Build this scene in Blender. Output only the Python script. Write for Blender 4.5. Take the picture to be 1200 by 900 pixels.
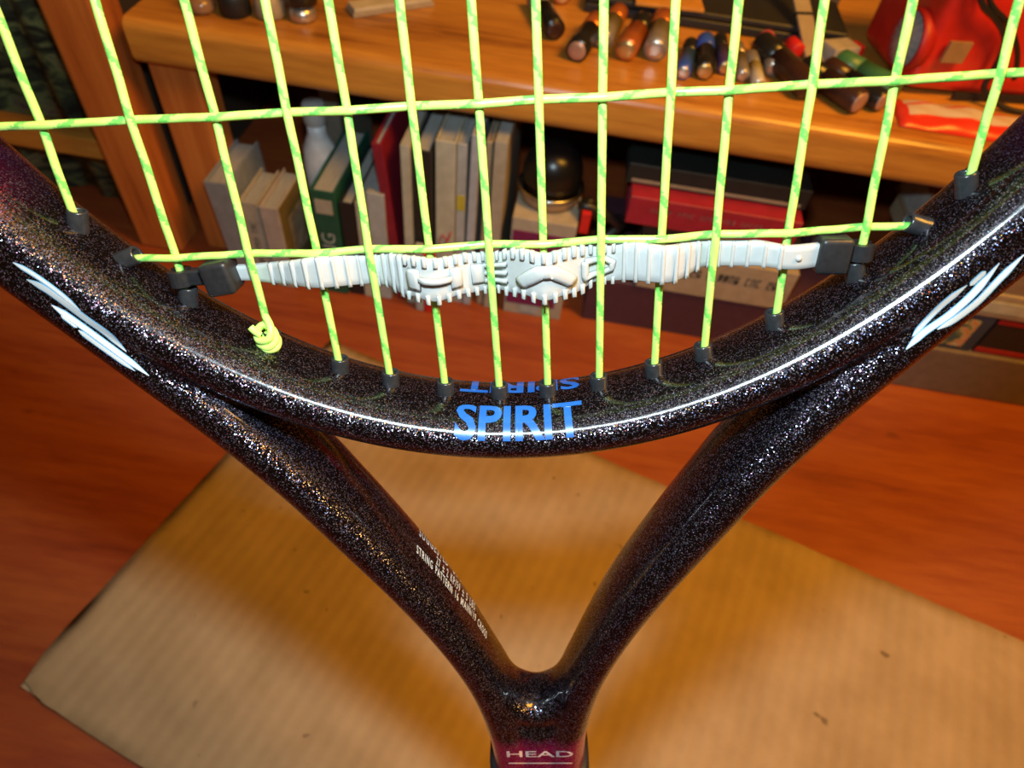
import bpy, bmesh, math, random
from math import sin, cos, pi, radians, sqrt
from mathutils import Vector, Matrix
from mathutils.bvhtree import BVHTree
random.seed(7)
for o in list(bpy.data.objects): bpy.data.objects.remove(o, do_unlink=True)
scene = bpy.context.scene
COL = scene.collection

# ------------------------------------------------------------------ camera
CR = Vector((0.985317, 0.149652, 0.082183))      # camera right in the world
CD = Vector((0.167778, -0.759532, -0.628459))    # camera down
CF = Vector((-0.031630, 0.633021, -0.773488))    # camera forward
cam = bpy.data.cameras.new('camera')
co = bpy.data.objects.new('camera', cam); COL.objects.link(co)
m = Matrix.Identity(4)
for i in range(3):
    m[i][0] = CR[i]; m[i][1] = -CD[i]; m[i][2] = -CF[i]
m[0][3], m[1][3], m[2][3] = 0, 0, 0.407
co.matrix_world = m
cam.sensor_width = 36; cam.lens = 24.0           # 800 px at 1200 px width
cam.clip_start = 0.005; cam.clip_end = 30
cam.dof.use_dof = True; cam.dof.focus_distance = 0.138; cam.dof.aperture_fstop = 23
scene.camera = co
# ------------------------------------------------------------------ world, lamps, exposure
world = bpy.data.worlds.new('room_light'); scene.world = world
world.use_nodes = True
bg = world.node_tree.nodes['Background']
bg.inputs[0].default_value = (1.0, 0.46, 0.12, 1); bg.inputs[1].default_value = 0.07
def lamp(name, kind, loc, energy, color, target=None, **kw):
    l = bpy.data.lights.new(name, kind); o = bpy.data.objects.new(name, l); COL.objects.link(o)
    o.location = loc; l.energy = energy; l.color = color
    for k, v in kw.items(): setattr(l, k, v)
    if target is not None:
        o.rotation_euler = (Vector(target) - Vector(loc)).to_track_quat('-Z', 'Y').to_euler()
    return o
# the camera's flash, 48 mm above the lens; gentle fall-off stands for the camera's tone compression
fl = lamp('camera_flash', 'AREA', (-0.008, 0.037, 0.438), 1.0, (0.72, 0.92, 1.0), target=(0.0, 0.30, 0.10), shape='RECTANGLE', size=0.024, size_y=0.016)
fl.data.use_nodes = True
nt = fl.data.node_tree
em = nt.nodes['Emission']; fo = nt.nodes.new('ShaderNodeLightFalloff')
fo.inputs['Strength'].default_value = 2.35; fo.inputs['Smooth'].default_value = 0.0
fa = nt.nodes.new('ShaderNodeMath'); fa.operation = 'MULTIPLY_ADD'; fa.inputs[1].default_value = 0.062
nt.links.new(fo.outputs['Quadratic'], fa.inputs[0]); nt.links.new(fo.outputs['Linear'], fa.inputs[2])
nt.links.new(fa.outputs[0], em.inputs['Strength'])
# the room's warm lamp, high on the right
lamp('work_lamp', 'AREA', (0.42, 0.16, 0.90), 9.5, (1.0, 0.45, 0.045), target=(0.05, 0.22, 0.0), shape='DISK', size=0.34)
vs = scene.view_settings
vs.view_transform = 'Standard'; vs.look = 'None'; vs.exposure = 0.0; vs.gamma = 1.0; vs.use_curve_mapping = False

# ------------------------------------------------------------------ materials
def mat(name):
    mt = bpy.data.materials.new(name); mt.use_nodes = True
    n = mt.node_tree; b = n.nodes['Principled BSDF']
    return mt, n, b
def node(n, t, **kw):
    x = n.nodes.new(t)
    for k, v in kw.items():
        if k.startswith('_'): setattr(x, k[1:], v)
        else: x.inputs[k.replace('__', ' ')].default_value = v
    return x
def ramp(n, stops):
    r = n.nodes.new('ShaderNodeValToRGB'); e = r.color_ramp.elements
    while len(e) < len(stops): e.new(0.5)
    for el, (p, c) in zip(e, stops):
        el.position = p; el.color = (*c, 1) if len(c) == 3 else c
    return r
def plain(name, col, rough=0.5, metal=0.0, coat=0.0, var=0.12, scale=300, spec=0.5):
    """one colour with a little procedural mottling"""
    mt, n, b = mat(name)
    tc = n.nodes.new('ShaderNodeTexCoord')
    nz = node(n, 'ShaderNodeTexNoise', Scale=scale, Detail=3)
    n.links.new(tc.outputs['Object'], nz.inputs['Vector'])
    c0 = tuple(max(0, v*(1-var)) for v in col); c1 = tuple(min(1, v*(1+var)) for v in col)
    r = ramp(n, [(0.3, c0), (0.7, c1)])
    n.links.new(nz.outputs['Fac'], r.inputs['Fac']); n.links.new(r.outputs['Color'], b.inputs['Base Color'])
    b.inputs['Roughness'].default_value = rough; b.inputs['Metallic'].default_value = metal
    b.inputs['Coat Weight'].default_value = coat; b.inputs['Specular IOR Level'].default_value = spec
    return mt
def wood(name, stops, axis, grain=60, stretch=0.06, rough=0.35, coat=0.2, scratch=False):
    mt, n, b = mat(name)
    tc = n.nodes.new('ShaderNodeTexCoord'); mp = n.nodes.new('ShaderNodeMapping')
    s = [1, 1, 1]; s[axis] = stretch; mp.inputs['Scale'].default_value = s
    n.links.new(tc.outputs['Object'], mp.inputs['Vector'])
    n1 = node(n, 'ShaderNodeTexNoise', Scale=grain*0.35, Detail=4, Roughness=0.55, Distortion=0.6)
    n2 = node(n, 'ShaderNodeTexNoise', Scale=grain*3.0, Detail=6, Roughness=0.7)
    for x in (n1, n2): n.links.new(mp.outputs[0], x.inputs['Vector'])
    mx = node(n, 'ShaderNodeMath', _operation='MULTIPLY_ADD'); mx.inputs[1].default_value = 0.45
    n.links.new(n2.outputs['Fac'], mx.inputs[0])
    ml = node(n, 'ShaderNodeMath', _operation='MULTIPLY'); ml.inputs[1].default_value = 0.62
    n.links.new(n1.outputs['Fac'], ml.inputs[0]); n.links.new(ml.outputs[0], mx.inputs[2])
    r = ramp(n, stops); n.links.new(mx.outputs[0], r.inputs['Fac'])
    out = r.outputs['Color']
    if scratch:
        n3 = node(n, 'ShaderNodeTexNoise', Scale=38, Detail=2, Roughness=0.5)
        mp3 = n.nodes.new('ShaderNodeMapping'); mp3.inputs['Scale'].default_value = (0.5, 1.4, 1); mp3.inputs['Rotation'].default_value = (0, 0, 0.35)
        n.links.new(tc.outputs['Object'], mp3.inputs['Vector']); n.links.new(mp3.outputs[0], n3.inputs['Vector'])
        r3 = ramp(n, [(0.70, (1, 1, 1)), (0.76, (0.35, 0.3, 0.3))]); n.links.new(n3.outputs['Fac'], r3.inputs['Fac'])
        mm = node(n, 'ShaderNodeMix', _data_type='RGBA', _blend_type='MULTIPLY'); mm.inputs[0].default_value = 0.8
        n.links.new(out, mm.inputs[6]); n.links.new(r3.outputs['Color'], mm.inputs[7]); out = mm.outputs[2]
    n.links.new(out, b.inputs['Base Color'])
    b.inputs['Roughness'].default_value = rough; b.inputs['Coat Weight'].default_value = coat; b.inputs['Coat Roughness'].default_value = 0.15
    bp = node(n, 'ShaderNodeBump', Strength=0.06, Distance=0.0006); n.links.new(n2.outputs['Fac'], bp.inputs['Height']); n.links.new(bp.outputs[0], b.inputs['Normal'])
    return mt
OAK_STOPS = [(0.36, (0.17, 0.055, 0.008)), (0.47, (0.42, 0.165, 0.024)), (0.62, (0.58, 0.26, 0.040))]
POST_STOPS = [(0.36, (0.20, 0.050, 0.010)), (0.48, (0.44, 0.120, 0.022)), (0.64, (0.56, 0.18, 0.035))]
M_OAK_X = wood('oak_along_board', OAK_STOPS, 0, 90, 0.08)
M_OAK_Z = wood('oak_along_post', POST_STOPS, 2, 90, 0.05, rough=0.45)
M_DESK = wood('red_brown_desk_wood', [(0.36, (0.16, 0.024, 0.008)), (0.50, (0.25, 0.046, 0.011)), (0.64, (0.32, 0.074, 0.016))], 0, 55, 0.13, rough=0.5, coat=0.12, scratch=True)

def make_card():
    mt, n, b = mat('brown_corrugated_cardboard')
    tc = n.nodes.new('ShaderNodeTexCoord')
    w = node(n, 'ShaderNodeTexWave', Scale=35.0, Distortion=0.5, Detail=1); w.bands_direction = 'X'
    n.links.new(tc.outputs['Object'], w.inputs['Vector'])
    nz = node(n, 'ShaderNodeTexNoise', Scale=25, Detail=6, Roughness=0.65); n.links.new(tc.outputs['Object'], nz.inputs['Vector'])
    mx = node(n, 'ShaderNodeMath', _operation='MULTIPLY_ADD'); mx.inputs[1].default_value = 0.065
    n.links.new(w.outputs['Fac'], mx.inputs[0]); n.links.new(nz.outputs['Fac'], mx.inputs[2])
    r = ramp(n, [(0.35, (0.315, 0.210, 0.110)), (0.70, (0.405, 0.278, 0.155))]); n.links.new(mx.outputs[0], r.inputs['Fac'])
    sp = node(n, 'ShaderNodeTexNoise', Scale=95, Detail=2, Roughness=0.4); n.links.new(tc.outputs['Object'], sp.inputs['Vector'])
    r2 = ramp(n, [(0.735, (1, 1, 1)), (0.79, (0.36, 0.33, 0.30))]); n.links.new(sp.outputs['Fac'], r2.inputs['Fac'])
    mm = node(n, 'ShaderNodeMix', _data_type='RGBA', _blend_type='MULTIPLY'); mm.inputs[0].default_value = 0.8
    n.links.new(r.outputs['Color'], mm.inputs[6]); n.links.new(r2.outputs['Color'], mm.inputs[7]); n.links.new(mm.outputs[2], b.inputs['Base Color'])
    b.inputs['Roughness'].default_value = 0.75; b.inputs['Specular IOR Level'].default_value = 0.25
    bp = node(n, 'ShaderNodeBump', Strength=0.25, Distance=0.0008); n.links.new(w.outputs['Fac'], bp.inputs['Height']); n.links.new(bp.outputs[0], b.inputs['Normal'])
    return mt
M_CARD = make_card()

def make_paint():
    """near-black clear-coated paint full of coloured metal flakes, turning magenta up the hoop sides and at the shaft"""
    mt, n, b = mat('black_metal_flake_paint')
    L = n.links
    tc = n.nodes.new('ShaderNodeTexCoord'); sep = n.nodes.new('ShaderNodeSeparateXYZ'); L.new(tc.outputs['Object'], sep.inputs[0])
    v = node(n, 'ShaderNodeTexVoronoi', Scale=5600.0); L.new(tc.outputs['Object'], v.inputs['Vector'])
    sc_ = n.nodes.new('ShaderNodeSeparateColor'); L.new(v.outputs['Color'], sc_.inputs[0])
    hue = ramp(n, [(0.0, (0.28, 0.36, 0.85)), (0.3, (0.55, 0.55, 0.75)), (0.55, (0.66, 0.64, 0.66)), (0.8, (0.62, 0.28, 0.60)), (1.0, (0.28, 0.55, 0.70))])
    L.new(sc_.outputs[0], hue.inputs['Fac'])
    amt = ramp(n, [(0.35, (0.004, 0.004, 0.004)), (0.80, (0.012, 0.012, 0.012)), (0.96, (0.62, 0.62, 0.62))]); L.new(sc_.outputs[1], amt.inputs['Fac'])
    fc = node(n, 'ShaderNodeMix', _data_type='RGBA', _blend_type='MULTIPLY'); fc.inputs[0].default_value = 1.0
    L.new(hue.outputs['Color'], fc.inputs[6]); L.new(amt.outputs['Color'], fc.inputs[7])
    # magenta zones, by position on the racket
    def mr(sock, a, c):
        x = node(n, 'ShaderNodeMapRange'); x.inputs[1].default_value = a; x.inputs[2].default_value = c; L.new(sock, x.inputs[0]); return x.outputs[0]
    ab = node(n, 'ShaderNodeMath', _operation='ABSOLUTE'); L.new(sep.outputs[0], ab.inputs[0])
    side = mr(sep.outputs[1], 0.010, 0.055)
    sq = node(n, 'ShaderNodeMath', _operation='MULTIPLY'); L.new(ab.outputs[0], sq.inputs[0]); L.new(ab.outputs[0], sq.inputs[1])
    arc = node(n, 'ShaderNodeMath', _operation='MULTIPLY_ADD'); L.new(sq.outputs[0], arc.inputs[0]); arc.inputs[1].default_value = -25.0; L.new(sep.outputs[1], arc.inputs[2])
    low0 = mr(arc.outputs[0], -0.1335, -0.1375); near = mr(ab.outputs[0], 0.022, 0.020)
    lw = node(n, 'ShaderNodeMath', _operation='MULTIPLY'); L.new(low0, lw.inputs[0]); L.new(near, lw.inputs[1]); low = lw.outputs[0]
    sm = node(n, 'ShaderNodeMath', _operation='MAXIMUM'); L.new(side, sm.inputs[0]); L.new(low, sm.inputs[1])
    base = node(n, 'ShaderNodeMix', _data_type='RGBA'); L.new(sm.outputs[0], base.inputs[0])
    base.inputs[6].default_value = (0.006, 0.0035, 0.005, 1); base.inputs[7].default_value = (0.42, 0.012, 0.24, 1)
    ad = node(n, 'ShaderNodeMix', _data_type='RGBA', _blend_type='ADD'); ad.inputs[0].default_value = 1.0
    L.new(base.outputs[2], ad.inputs[6]); L.new(fc.outputs[2], ad.inputs[7])
    L.new(ad.outputs[2], b.inputs['Base Color'])
    b.inputs['Metallic'].default_value = 0.85; b.inputs['Roughness'].default_value = 0.30
    # every flake lies at its own small tilt
    geo = n.nodes.new('ShaderNodeNewGeometry')
    sub = node(n, 'ShaderNodeVectorMath', _operation='SUBTRACT'); L.new(v.outputs['Color'], sub.inputs[0]); sub.inputs[1].default_value = (0.5, 0.5, 0.5)
    scl = node(n, 'ShaderNodeVectorMath', _operation='SCALE'); L.new(sub.outputs[0], scl.inputs[0]); scl.inputs['Scale'].default_value = 0.62
    add = node(n, 'ShaderNodeVectorMath', _operation='ADD'); L.new(geo.outputs['Normal'], add.inputs[0]); L.new(scl.outputs[0], add.inputs[1])
    nrm = node(n, 'ShaderNodeVectorMath', _operation='NORMALIZE'); L.new(add.outputs[0], nrm.inputs[0]); L.new(nrm.outputs[0], b.inputs['Normal'])
    b.inputs['Coat Weight'].default_value = 0.65; b.inputs['Coat Roughness'].default_value = 0.10; b.inputs['Coat IOR'].default_value = 1.62
    return mt
M_PAINT = make_paint()

def make_string():
    mt, n, b = mat('neon_yellow_green_string'); L = n.links
    uv = n.nodes.new('ShaderNodeUVMap'); sep = n.nodes.new('ShaderNodeSeparateXYZ'); L.new(uv.outputs[0], sep.inputs[0])
    nz = node(n, 'ShaderNodeTexNoise', Scale=1.2, Detail=2); mp = n.nodes.new('ShaderNodeMapping'); mp.inputs['Scale'].default_value = (0.6, 1, 1)
    L.new(uv.outputs[0], mp.inputs[0]); L.new(mp.outputs[0], nz.inputs['Vector'])
    # helical marks: along (mm) / 9 + around + wobble
    a = node(n, 'ShaderNodeMath', _operation='MULTIPLY_ADD'); L.new(sep.outputs[1], a.inputs[0]); a.inputs[1].default_value = 1/8.5; L.new(sep.outputs[0], a.inputs[2])
    a2 = node(n, 'ShaderNodeMath', _operation='MULTIPLY_ADD'); L.new(nz.outputs['Fac'], a2.inputs[0]); a2.inputs[1].default_value = 0.55; L.new(a.outputs[0], a2.inputs[2])
    fr = node(n, 'ShaderNodeMath', _operation='FRACT'); L.new(a2.outputs[0], fr.inputs[0])
    r = ramp(n, [(0.0, (0.52, 0.90, 0.16)), (0.36, (0.60, 0.95, 0.20)), (0.46, (0.16, 0.60, 0.10)), (0.60, (0.22, 0.70, 0.11)), (0.72, (0.60, 0.95, 0.20)), (1.0, (0.52, 0.90, 0.16))])
    L.new(fr.outputs[0], r.inputs['Fac']); L.new(r.outputs['Color'], b.inputs['Base Color'])
    b.inputs['Roughness'].default_value = 0.3
    b.inputs['Subsurface Weight'].default_value = 0.0
    b.inputs['Coat Weight'].default_value = 0.4; b.inputs['Coat Roughness'].default_value = 0.1
    return mt
M_STRING = make_string()
M_RUBBER = plain('black_rubber', (0.018, 0.018, 0.020), rough=0.42, var=0.2, scale=900)
M_GROMMET = plain('black_plastic', (0.024, 0.026, 0.029), rough=0.26, var=0.2, scale=900)
M_STRAP = plain('white_rubber', (0.46, 0.465, 0.45), rough=0.42, var=0.03, scale=700)
M_BLUE = plain('blue_print', (0.018, 0.13, 0.52), rough=0.3, coat=0.6, var=0.06)
M_WHITEPRINT = plain('white_print', (0.66, 0.74, 0.78), rough=0.35, var=0.03)
M_PALEBLUE = plain('pale_blue_print', (0.22, 0.52, 0.80), rough=0.3, var=0.05)
M_SILVERPRINT = plain('silver_print', (0.62, 0.52, 0.54), rough=0.35, var=0.05)
M_PAGES = None
def make_pages():
    mt, n, b = mat('book_page_edges'); L = n.links
    tc = n.nodes.new('ShaderNodeTexCoord'); mp = n.nodes.new('ShaderNodeMapping'); mp.inputs['Scale'].default_value = (1, 0.03, 0.03)
    L.new(tc.outputs['Object'], mp.inputs[0])
    nz = node(n, 'ShaderNodeTexNoise', Scale=2500, Detail=3); L.new(mp.outputs[0], nz.inputs['Vector'])
    r = ramp(n, [(0.3, (0.24, 0.24, 0.23)), (0.7, (0.38, 0.38, 0.36))]); L.new(nz.outputs['Fac'], r.inputs['Fac']); L.new(r.outputs['Color'], b.inputs['Base Color'])
    b.inputs['Roughness'].default_value = 0.8
    return mt
M_PAGES = make_pages()

# ------------------------------------------------------------------ helpers
def link(name, me, m_=None, parent=None, smooth=False, loc=None):
    o = bpy.data.objects.new(name, me); COL.objects.link(o)
    if m_ is not None:
        for x in (m_ if isinstance(m_, (list, tuple)) else [m_]): me.materials.append(x)
    if parent is not None: o.parent = parent
    if loc is not None: o.location = loc
    if smooth:
        for p in me.polygons: p.use_smooth = True
    return o
def mesh(verts, faces):
    me = bpy.data.meshes.new('mesh'); me.from_pydata([tuple(v) for v in verts], [], faces); me.update(); return me
def frombm(bm):
    me = bpy.data.meshes.new('mesh'); bmesh.ops.recalc_face_normals(bm, faces=bm.faces[:]); bm.to_mesh(me); bm.free(); return me
def thing(name, label, cat, loc=(0, 0, 0), rot=(0, 0, 0), group=None):
    o = bpy.data.objects.new(name, None); COL.objects.link(o); o.empty_display_size = 0.01
    o.location = loc; o.rotation_euler = rot; o['label'] = label; o['category'] = cat
    if group: o['group'] = group
    return o
def box_bm(bm, x0, x1, y0, y1, z0, z1, bevel=0.0, seg=2, mtx=None):
    b2 = bmesh.new(); bmesh.ops.create_cube(b2, size=1)
    for v in b2.verts: v.co = Vector(((x0+x1)/2 + v.co.x*(x1-x0), (y0+y1)/2 + v.co.y*(y1-y0), (z0+z1)/2 + v.co.z*(z1-z0)))
    if bevel > 0: bmesh.ops.bevel(b2, geom=b2.edges[:], offset=bevel, segments=seg, affect='EDGES', profile=0.6)
    if mtx is not None: bmesh.ops.transform(b2, matrix=mtx, verts=b2.verts[:])
    me = bpy.data.meshes.new('t'); b2.to_mesh(me); b2.free(); bm.from_mesh(me); bpy.data.meshes.remove(me)
def box(name, dims, m_, parent=None, bevel=0.0008, seg=2, smooth=False, loc=None):
    bm = bmesh.new(); box_bm(bm, *dims, bevel=bevel, seg=seg); return link(name, frombm(bm), m_, parent, smooth, loc)
def lathe(prof, seg=28, axis='Z'):
    """prof: (radius, height) from bottom to top"""
    vs_, fs = [], []
    for r, z in prof:
        for k in range(seg):
            a = 2*pi*k/seg; p = (r*cos(a), r*sin(a), z)
            vs_.append(p if axis == 'Z' else (p[0], p[2], p[1]) if axis == 'Y' else (p[2], p[0], p[1]))
    for i in range(len(prof)-1):
        for k in range(seg):
            fs.append((i*seg+k, i*seg+(k+1) % seg, (i+1)*seg+(k+1) % seg, (i+1)*seg+k))
    fs.append(tuple(range(seg))[::-1]); fs.append(tuple((len(prof)-1)*seg+k for k in range(seg)))
    me = mesh(vs_, fs); bm = bmesh.new(); bm.from_mesh(me); return frombm(bm)
def sweep(path, rad, seg=12, cap=True, closed=False):
    """round tube along points; returns mesh with UVs (around, along in mm)"""
    P = [Vector(p) for p in path]; N = len(P)
    R = rad if isinstance(rad, (list, tuple)) else [rad]*N
    T = []
    for i in range(N):
        a, b = (P[(i-1) % N], P[(i+1) % N]) if closed else (P[max(i-1, 0)], P[min(i+1, N-1)])
        T.append((b-a).normalized())
    up = Vector((0, 0, 1)) if abs(T[0].z) < 0.9 else Vector((1, 0, 0))
    n = (up - T[0]*up.dot(T[0])).normalized()
    vs_, L, s = [], [], 0.0
    for i in range(N):
        n = (n - T[i]*n.dot(T[i])).normalized(); bnm = T[i].cross(n)
        if i: s += (P[i]-P[i-1]).length
        L.append(s)
        for k in range(seg):
            a = 2*pi*k/seg; vs_.append(P[i] + (n*cos(a) + bnm*sin(a))*R[i])
    fs, uvs = [], []
    rows = N if closed else N-1
    for i in range(rows):
        j = (i+1) % N; l1 = L[j] if j else L[-1] + (P[0]-P[-1]).length
        for k in range(seg):
            q = (k+1) % seg
            fs.append((i*seg+k, j*seg+k, j*seg+q, i*seg+q))
            uvs += [(k/seg, L[i]*1000), (k/seg, l1*1000), ((k+1)/seg, l1*1000), ((k+1)/seg, L[i]*1000)]
    if cap and not closed:
        fs.append(tuple(range(seg))); uvs += [(0, 0)]*seg
        fs.append(tuple((N-1)*seg+k for k in range(seg))[::-1]); uvs += [(0, L[-1]*1000)]*seg
    me = mesh(vs_, fs); ul = me.uv_layers.new(name='UVMap')
    for i, u in enumerate(uvs): ul.data[i].uv = u
    for p in me.polygons: p.use_smooth = len(p.vertices) == 4
    return me
def spline(pts, n):
    """Catmull-Rom through points"""
    P = [Vector(p) for p in pts]; out = []
    for i in range(len(P)-1):
        p0, p1, p2, p3 = P[max(i-1, 0)], P[i], P[i+1], P[min(i+2, len(P)-1)]
        for k in range(n):
            t = k/n
            out.append(0.5*((2*p1) + (p2-p0)*t + (2*p0-5*p1+4*p2-p3)*t*t + (3*p1-p0-3*p2+p3)*t**3))
    out.append(P[-1]); return out
def text_bm(body, maxlen, bold=0.0, spread=1.0):
    """flat lettering from the built-in font: x 0..1 over its width, y 0..1 over cap height, cut fine enough to wrap"""
    cu = bpy.data.curves.new('text', 'FONT'); cu.body = body; cu.size = 1; cu.resolution_u = 3; cu.offset = bold; cu.space_character = spread; cu.space_word = 1.3 if spread > 1 else 1.0
    o = bpy.data.objects.new('text', cu); COL.objects.link(o)
    dg = bpy.context.evaluated_depsgraph_get(); me = bpy.data.meshes.new_from_object(o.evaluated_get(dg))
    bpy.data.objects.remove(o, do_unlink=True)
    bm = bmesh.new(); bm.from_mesh(me); bpy.data.meshes.remove(me)
    xs = [v.co.x for v in bm.verts]; ys = [v.co.y for v in bm.verts]
    x0, x1, y0, y1 = min(xs), max(xs), min(ys), max(ys)
    for v in bm.verts: v.co = Vector(((v.co.x-x0)/(x1-x0), (v.co.y-y0)/(y1-y0), 0))
    bmesh.ops.triangulate(bm, faces=bm.faces[:])
    for _ in range(6):
        es = [e for e in bm.edges if Vector(((e.verts[0].co.x-e.verts[1].co.x)/maxlen[0], (e.verts[0].co.y-e.verts[1].co.y)/maxlen[1])).length > 1]
        if not es: break
        bmesh.ops.subdivide_edges(bm, edges=es, cuts=1); bmesh.ops.triangulate(bm, faces=bm.faces[:])
    return bm
def flat_text(name, body, m_, parent, origin, ex, ey, w, h):
    """printed words on a flat face"""
    bm = text_bm(body, (9, 9)); ex, ey, origin = Vector(ex), Vector(ey), Vector(origin)
    for v in bm.verts: v.co = origin + ex*(v.co.x*w) + ey*(v.co.y*h)
    return link(name, frombm(bm), m_, parent)

def ink_marks(name, m_, parent, origin, ex, ey, w, h, words, seed):
    """print too blurred to read: letter-like strokes on a flat face"""
    rnd = random.Random(seed); ex, ey, origin = Vector(ex), Vector(ey), Vector(origin); v, f = [], []
    n = sum(words) + len(words) - 1; st = w/n; x = 0.0
    def quad(a, b_, c, d):
        k = len(v); v.extend([origin + ex*a + ey*c, origin + ex*b_ + ey*c, origin + ex*b_ + ey*d, origin + ex*a + ey*d]); f.append((k, k+1, k+2, k+3))
    for q in words:
        for _ in range(q):
            t_ = st*0.20; kind = rnd.randrange(4)
            quad(x, x+t_, 0, h)
            if kind != 1: quad(x+st*0.55, x+st*0.55+t_, 0 if kind else h*0.4, h)
            if kind != 3: quad(x, x+st*0.7, h*rnd.choice((0, 0.42, 0.82)), h*0.14 + h*rnd.choice((0, 0.42, 0.82)))
            quad(x, x+st*0.7, h*0.84, h); x += st
        x += st
    return link(name, mesh(v, f), m_, parent)

# ------------------------------------------------------------------ setting
def structure(o):
    o['kind'] = 'structure'; return o
M_WALL = plain('dim_wall_paint', (0.22, 0.19, 0.15), rough=0.9, scale=20)
M_FLOOR = plain('dark_floor', (0.10, 0.07, 0.05), rough=0.7, scale=15)
structure(box('floor', (-2.2, 2.2, -2.4, 1.25, -0.80, -0.74), M_FLOOR, bevel=0))
structure(box('wall_back', (-2.2, 2.2, 1.25, 1.31, -0.74, 1.9), M_WALL, bevel=0))

desk = thing('desk', 'reddish brown wooden desk top with fine grain under the cardboard', 'desk', (0, 0.10, -0.74))
box('desk_top', (-1.0, 1.1, -0.75, 0.75, 0.705, 0.74), M_DESK, desk, 0.003)
for sx, sy in ((-0.93, -0.68), (1.03, -0.68), (-0.93, 0.68), (1.03, 0.68)):
    box('leg', (sx-0.035, sx+0.035, sy-0.035, sy+0.035, 0.0, 0.705), M_DESK, desk, 0.003)

# ------------------------------------------------------------------ cardboard sheet
cdir = Vector((0.0831, 0.2747, 0)).normalized(); ca = math.atan2(-cdir.x, cdir.y)
card = thing('cardboard_sheet', 'tan corrugated cardboard sheet lying flat on the desk under the racket', 'cardboard', (-0.2458, 0.0686, 0), (0, 0, ca))
def cardboard():
    W, D, T = 0.60, 0.2870, 0.0036
    # two liners and the fluted middle between them
    def liner(z0, z1, lift):
        nx, ny = 60, 30; v, f = [], []
        for s in range(2):
            for j in range(ny+1):
                for i in range(nx+1):
                    x, y = W*i/nx, D*j/ny
                    d = max(0, 1 - sqrt(x*x+y*y)/0.016)             # dog-eared near corner
                    rough = 0.0006*sin(x*83+1)*sin(y*61)
                    xx = x + (random.uniform(-.0004, .0004) if i in (0, nx) else 0); yy = y + (random.uniform(-.0004, .0004) if j in (0, ny) else 0)
                    v.append((xx + 0.004*d, yy + 0.004*d, (z1 if s else z0) + lift*d*d + max(0, rough)*0.3))
        k = (nx+1)*(ny+1)
        for j in range(ny):
            for i in range(nx):
                a = j*(nx+1)+i; f.append((a, a+nx+1, a+nx+2, a+1)); f.append((k+a, k+a+1, k+a+nx+2, k+a+nx+1))
        rim = [i for i in range(nx)] + [(j)*(nx+1)+nx for j in range(ny)] + [ny*(nx+1)+i for i in range(nx, 0, -1)] + [j*(nx+1) for j in range(ny, 0, -1)]
        for a, b in zip(rim, rim[1:]+rim[:1]): f.append((a, b, k+b, k+a))
        return mesh(v, f)
    link('top_liner', liner(T-0.0005, T, 0.002), M_CARD, card, True)
    link('bottom_liner', liner(0.0002, 0.0006, 0.001), M_CARD, card, True)
    v, f = [], []
    n = 600
    for i in range(n+1):
        x = 0.002+(W-0.004)*i/n; z = T/2 + (T/2-0.0008)*sin(i*2*pi/8)
        v += [(x, 0.001, z), (x, D-0.001, z)]
        if i: a = 2*(i-1); f.append((a, a+2, a+3, a+1))
    fl_ = link('fluting', mesh(v, f), M_CARD, card, True); fl_['kind'] = 'stuff'
cardboard()

# ------------------------------------------------------------------ oak shelf unit
ZS, YF = 0.196, 0.416
M_DARKPANEL = plain('dark_brown_panel', (0.035, 0.022, 0.014), rough=0.7, scale=30)
shelf = thing('shelf_unit', 'oak shelf unit standing on the desk with square posts and a thick rounded board', 'shelf', (0, YF, 0))
bm = bmesh.new(); box_bm(bm, -0.300, 0.80, 0.0, 0.30, 0.166, ZS)
es = [e for e in bm.edges if all(abs(v.co.y) < 1e-6 for v in e.verts) and abs(e.verts[0].co.x-e.verts[1].co.x) > 0.5]
bmesh.ops.bevel(bm, geom=es, offset=0.007, segments=5, affect='EDGES', profile=0.5)
link('shelf_board', frombm(bm), M_OAK_X, shelf, False)
box('post', (-0.354, -0.317, 0.0, 0.030, 0.0, 0.62), M_OAK_Z, shelf, 0.0025)
box('post', (-0.300, -0.266, 0.012, 0.040, 0.0, 0.166), M_OAK_Z, shelf, 0.0025)
box('post', (0.74, 0.80, 0.004, 0.05, 0.0, 0.166), M_OAK_Z, shelf, 0.0025)
box('side_rail', (-0.75, -0.354, 0.022, 0.042, 0.066, 0.084), M_OAK_X, shelf, 0.002)
box('post', (-0.80, -0.75, 0.004, 0.05, 0.0, 0.62), M_OAK_Z, shelf, 0.0025)
box('back_panel', (-0.80, 0.80, 0.30, 0.312, 0.0, 0.62), M_DARKPANEL, shelf, 0.001)
box('side_panel', (-0.350, -0.340, 0.030, 0.30, 0.0, 0.62), M_DARKPANEL, shelf, 0.001)

# dark leafy print hanging behind the left rail
def leafy():
    mt, n, b = mat('dark_leafy_print'); L = n.links
    tc = n.nodes.new('ShaderNodeTexCoord'); mp = n.nodes.new('ShaderNodeMapping'); mp.inputs['Scale'].default_value = (1.0, 1, 2.2); mp.inputs['Rotation'].default_value = (0, 0.5, 0)
    L.new(tc.outputs['Object'], mp.inputs[0])
    nz = node(n, 'ShaderNodeTexNoise', Scale=26, Detail=4, Distortion=1.6); L.new(mp.outputs[0], nz.inputs['Vector'])
    r = ramp(n, [(0.40, (0.012, 0.017, 0.010)), (0.50, (0.05, 0.075, 0.035)), (0.60, (0.20, 0.26, 0.09)), (0.72, (0.12, 0.05, 0.10))]); L.new(nz.outputs['Fac'], r.inputs['Fac']); L.new(r.outputs['Color'], b.inputs['Base Color'])
    b.inputs['Roughness'].default_value = 0.8
    return mt
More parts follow.
